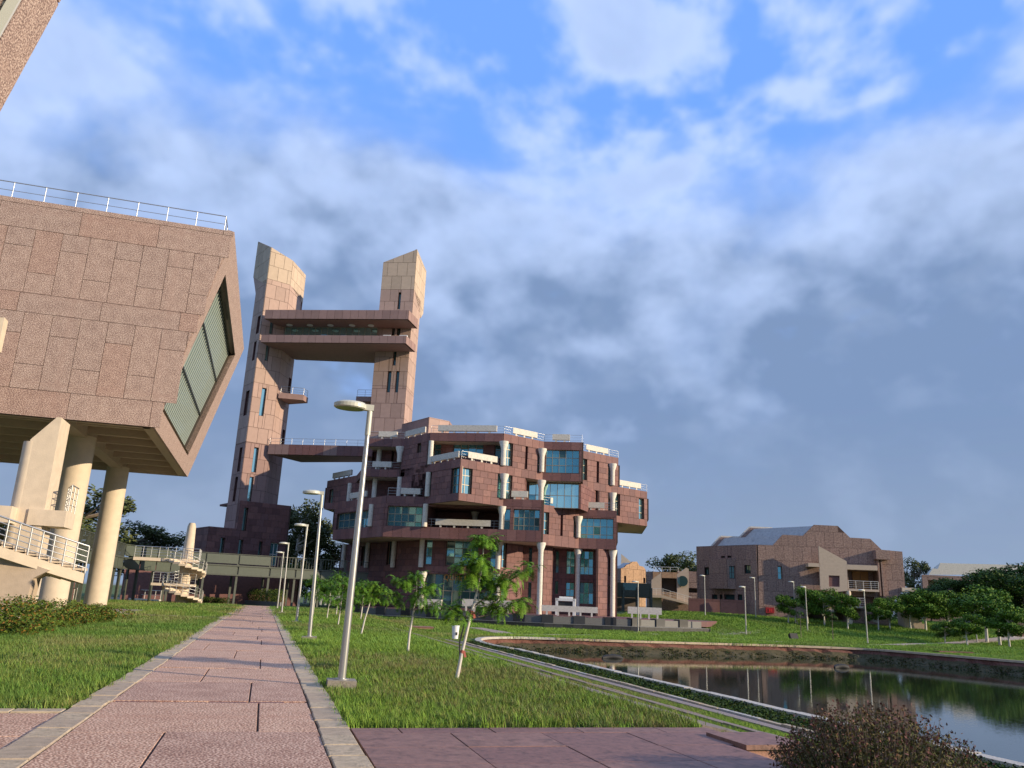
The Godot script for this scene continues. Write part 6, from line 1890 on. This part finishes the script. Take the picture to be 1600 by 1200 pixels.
	for i in 520:
		var a := rng.randf() * TAU; var rr := sqrt(rng.randf())
		var e := Vector3(cos(a) * rr * 1.06, 0, sin(a) * rr * 1.0)
		var h := topy * (1.0 - .5 * rr * rr * rr) * rng.randf_range(.86, 1.06)
		var tip := e + Vector3(0, h, 0) + Vector3(rng.randf_range(-.06, .06), 0, rng.randf_range(-.06, .06))
		var foot := e * .35
		tw.tube(PackedVector3Array([foot, foot.lerp(tip, .6) + e * .06, tip]), PackedFloat32Array([.007, .005, .002]), 4, false)
		for k in 46:
			var t := rng.randf_range(.45, 1.0)
			var p := foot.lerp(tip, t) + e * .06 * (1 - absf(t - .6)) + Vector3(rng.randfn(), rng.randfn(), rng.randfn()) * .03
			var sz := rng.randf_range(.012, .024)
			var d := Vector3(rng.randfn(), rng.randfn() + .6, rng.randfn()).normalized() * sz
			var b := d.cross(Vector3(rng.randfn(), rng.randfn(), rng.randfn())).normalized() * sz * .5
			bm.col = jit([Color(.1, .092, .036), Color(.072, .085, .027), Color(.125, .108, .042)][rng.randi() % 3], .3)
			if t > .93: bm.col = jit([Color(.13, .06, .05), Color(.1, .075, .035), Color(.15, .075, .065)][rng.randi() % 3], .25)
			bm.tri(p - d, p + b, p + d); bm.tri(p - d, p + d, p - b)
	obj("stems", tw, M.bark, bu)
	obj("foliage", bm, M.leaf, bu)

# ---------------------------------------------------------------- grass
func tuft_mesh(seed_: int, blades: int, h: float, spread: float) -> ArrayMesh:
	rng.seed = seed_
	var mb := MB.new(); mb.use_col = true
	for i in blades:
		var a := rng.randf() * TAU
		var p := Vector3(rng.randfn() * spread, 0, rng.randfn() * spread)
		var lean := Vector3(cos(a), 0, sin(a)) * rng.randf_range(.15, .75) * h
		var hh := h * rng.randf_range(.5, 1.15)
		var w := Vector3(-sin(a), 0, cos(a)) * rng.randf_range(.004, .0075)
		var m := p + lean * .35 + Vector3.UP * hh * .62; var t := p + lean + Vector3.UP * hh
		mb.col = Color(1, 1, 1) * rng.randf_range(.75, 1.15)
		mb.tri(p - w, m - w * .8, p + w); mb.tri(p + w, m - w * .8, m + w * .8); mb.tri(m - w * .8, t, m + w * .8)
	return mb.mesh()
func free_spot(x: float, z: float) -> bool:
	if x > -2.36 and x < 1.27 and z > -93.0: return false
	if z > -12.85 and x < -2.3: return false
	if x < (6.44 if z < -9.5 else 5.95) and x > 1.0 and z > -11.25: return false
	if x > 5.9 and x < 6.95 and z > -10.6 and z < -9.45: return false
	if (x > 6.42 and x < 7.37) or (x > 8.08 and x < 9.17) or (x > 10.98 and x < 12.84):
		return z < -57.0 or rng.randf() < .035
	if x < -2.4 and z < -50.9 and z > -53.5: return false
	if x > -11 and x < -7.4 and z < -53 and z > -64: return false
	if z < -55.0 and x > 8.0:
		for s in STRIPS:
			if absf(s[0].x - x) < s[1] + .9 and absf(s[0].y - z) < s[1] + .1: return false
	return not Geometry2D.is_point_in_polygon(Vector2(x, z), POND)
func scatter(called: String, label: String, meshes: Array, boxes: Array, dens: float, cols: Array, sc: float, grow: float, m: Material, nz: FastNoiseLite) -> void:
	var xf := []; var cl := []
	for b in boxes:
		var area: float = (b[1] - b[0]) * (b[3] - b[2])
		var n := int(area * dens)
		for i in n:
			var x := rng.randf_range(b[0], b[1]); var z := rng.randf_range(b[2], b[3])
			var d := sqrt(x * x + z * z)
			if rng.randf() > clampf(pow(b[4] / d, 1.7), 0.02, 1.0): continue
			if not free_spot(x, z): continue
			var g := clampf(1.0 + (d - 12.0) * grow, 1.0, 3.0)
			var s := sc * rng.randf_range(.7, 1.25) * (.42 if x > 6.4 and z > -60.0 else 1.0)
			var v := nz.get_noise_2d(x * 1.2, z * .7) * .7
			s *= 1.0 + .35 * nz.get_noise_2d(x * 5.0 + 50, z * 5.0)
			xf.append(Transform3D(Basis(Vector3.UP, rng.randf() * TAU).scaled(Vector3(s * g, s * (1.0 + (g - 1.0) * .18), s * g)), Vector3(x, height(x, z) - .01, z)))
			var t := clampf(v * 1.3 + .55 + rng.randf_range(-.42, .38), 0, .999) * (cols.size() - 1)
			var c: Color = (cols[int(t)] as Color).lerp(cols[int(t) + 1], t - int(t))
			cl.append(jit(c, .18))
	for k in meshes.size():
		var mm := MultiMesh.new()
		mm.transform_format = MultiMesh.TRANSFORM_3D; mm.use_colors = true
		mm.mesh = meshes[k]
		var idx := []
		for i in xf.size():
			if i % meshes.size() == k: idx.append(i)
		mm.instance_count = idx.size()
		for i in idx.size():
			mm.set_instance_transform(i, xf[idx[i]]); mm.set_instance_color(i, cl[idx[i]])
		var o := MultiMeshInstance3D.new(); o.multimesh = mm; o.material_override = m
		o.name = numbered(called); add_child(o)
		tag(o, label, "grass"); stuff(o)
func build_grass() -> void:
	var nz := FastNoiseLite.new(); nz.seed = 31; nz.frequency = .09; nz.fractal_octaves = 3
	var t1 := tuft_mesh(1, 26, .17, .075); var t2 := tuft_mesh(2, 22, .22, .085); var t3 := tuft_mesh(3, 40, .16, .16)
	rng.seed = 501
	var fresh := [Color(.24, .23, .09), Color(.2, .265, .06), Color(.185, .295, .048), Color(.2, .33, .05), Color(.24, .36, .062)]
	var dry := [Color(.125, .225, .04), Color(.15, .255, .048), Color(.215, .28, .066), Color(.29, .285, .105)]
	scatter("lawn_grass", "long bright green grass right of the path", [t1, t2], [[1.2, 6.4, -30, -11.2, 17.0], [6.4, 15, -30, 0, 17.0], [1.2, 14.4, -62, -30, 26.0]], 105, fresh, .72, .035, M.grass, nz)
	scatter("lawn_grass", "green to straw coloured grass left of the path", [t1, t2], [[-9, -2.36, -30, -12.8, 17.0], [-16, -2.36, -52, -24, 26.0]], 105, dry, .72, .035, M.grass, nz)
	scatter("lawn_grass", "distant grass around the path end", [t3], [[-16, -2.36, -94, -52, 60.0], [1.2, 18, -90, -60, 60.0]], 9, dry, 1.1, .02, M.grass, nz)
	scatter("lawn_grass", "bright grass slope on the far side of the pond", [t3], [[15, 60, -104, -62.3, 70.0], [50, 110, -110, -40, 70.0]], 12, fresh.slice(1), 1.3, .012, M.grass, nz)
	# dark creeping ground cover between kerb and garden path, and weeds on the banks
	var gc := MB.new(); gc.use_col = true
	for i in 5200:
		var z := rng.randf_range(-54, -6); var x := rng.randf_range(12.85, 14.25)
		var d := sqrt(x * x + z * z)
		if rng.randf() > clampf(32.0 / d, .35, 1): continue
		leaf_blob(gc, Vector3(x, height(x, z) + .05, z), Vector3(.16, .09, .16), 5, .05, [Color(.03, .055, .014), Color(.045, .075, .018), Color(.025, .04, .012)], .4)
	var go := obj("ground_cover", gc, M.leaf, self); tag(go, "dark creeping plants between the pond kerb and the garden path", "ground cover"); stuff(go)
	var wd := MB.new(); wd.use_col = true
	var n := POND.size()
	for i in n:
		var p := POND[i]
		if p.y > -40 and p.x < 20: continue
		var t := (POND[(i + 1) % n] - POND[(i - 1 + n) % n]).normalized()
		var inw := Vector2(-t.y, t.x)
		if not Geometry2D.is_point_in_polygon(p + inw, POND): inw = -inw
		for k in 26:
			var f := rng.randf()
			var q := p + inw * lerpf(.2, 2.6, f) + t * rng.randf_range(-.5, .5)
			var y := height(p.x, p.y) - lerpf(.55, 1.42, f)
			if rng.randf() < .35: continue
			leaf_blob(wd, Vector3(q.x, y + .05, q.y), Vector3(.22, .12, .22), 8, .09, [Color(.035, .045, .014), Color(.055, .055, .02), Color(.08, .065, .03), Color(.03, .05, .015)], .4)
	var wo := obj("bank_weeds", wd, M.leaf, self); tag(wo, "dark weeds covering the earth bank of the pond", "weeds"); stuff(wo)
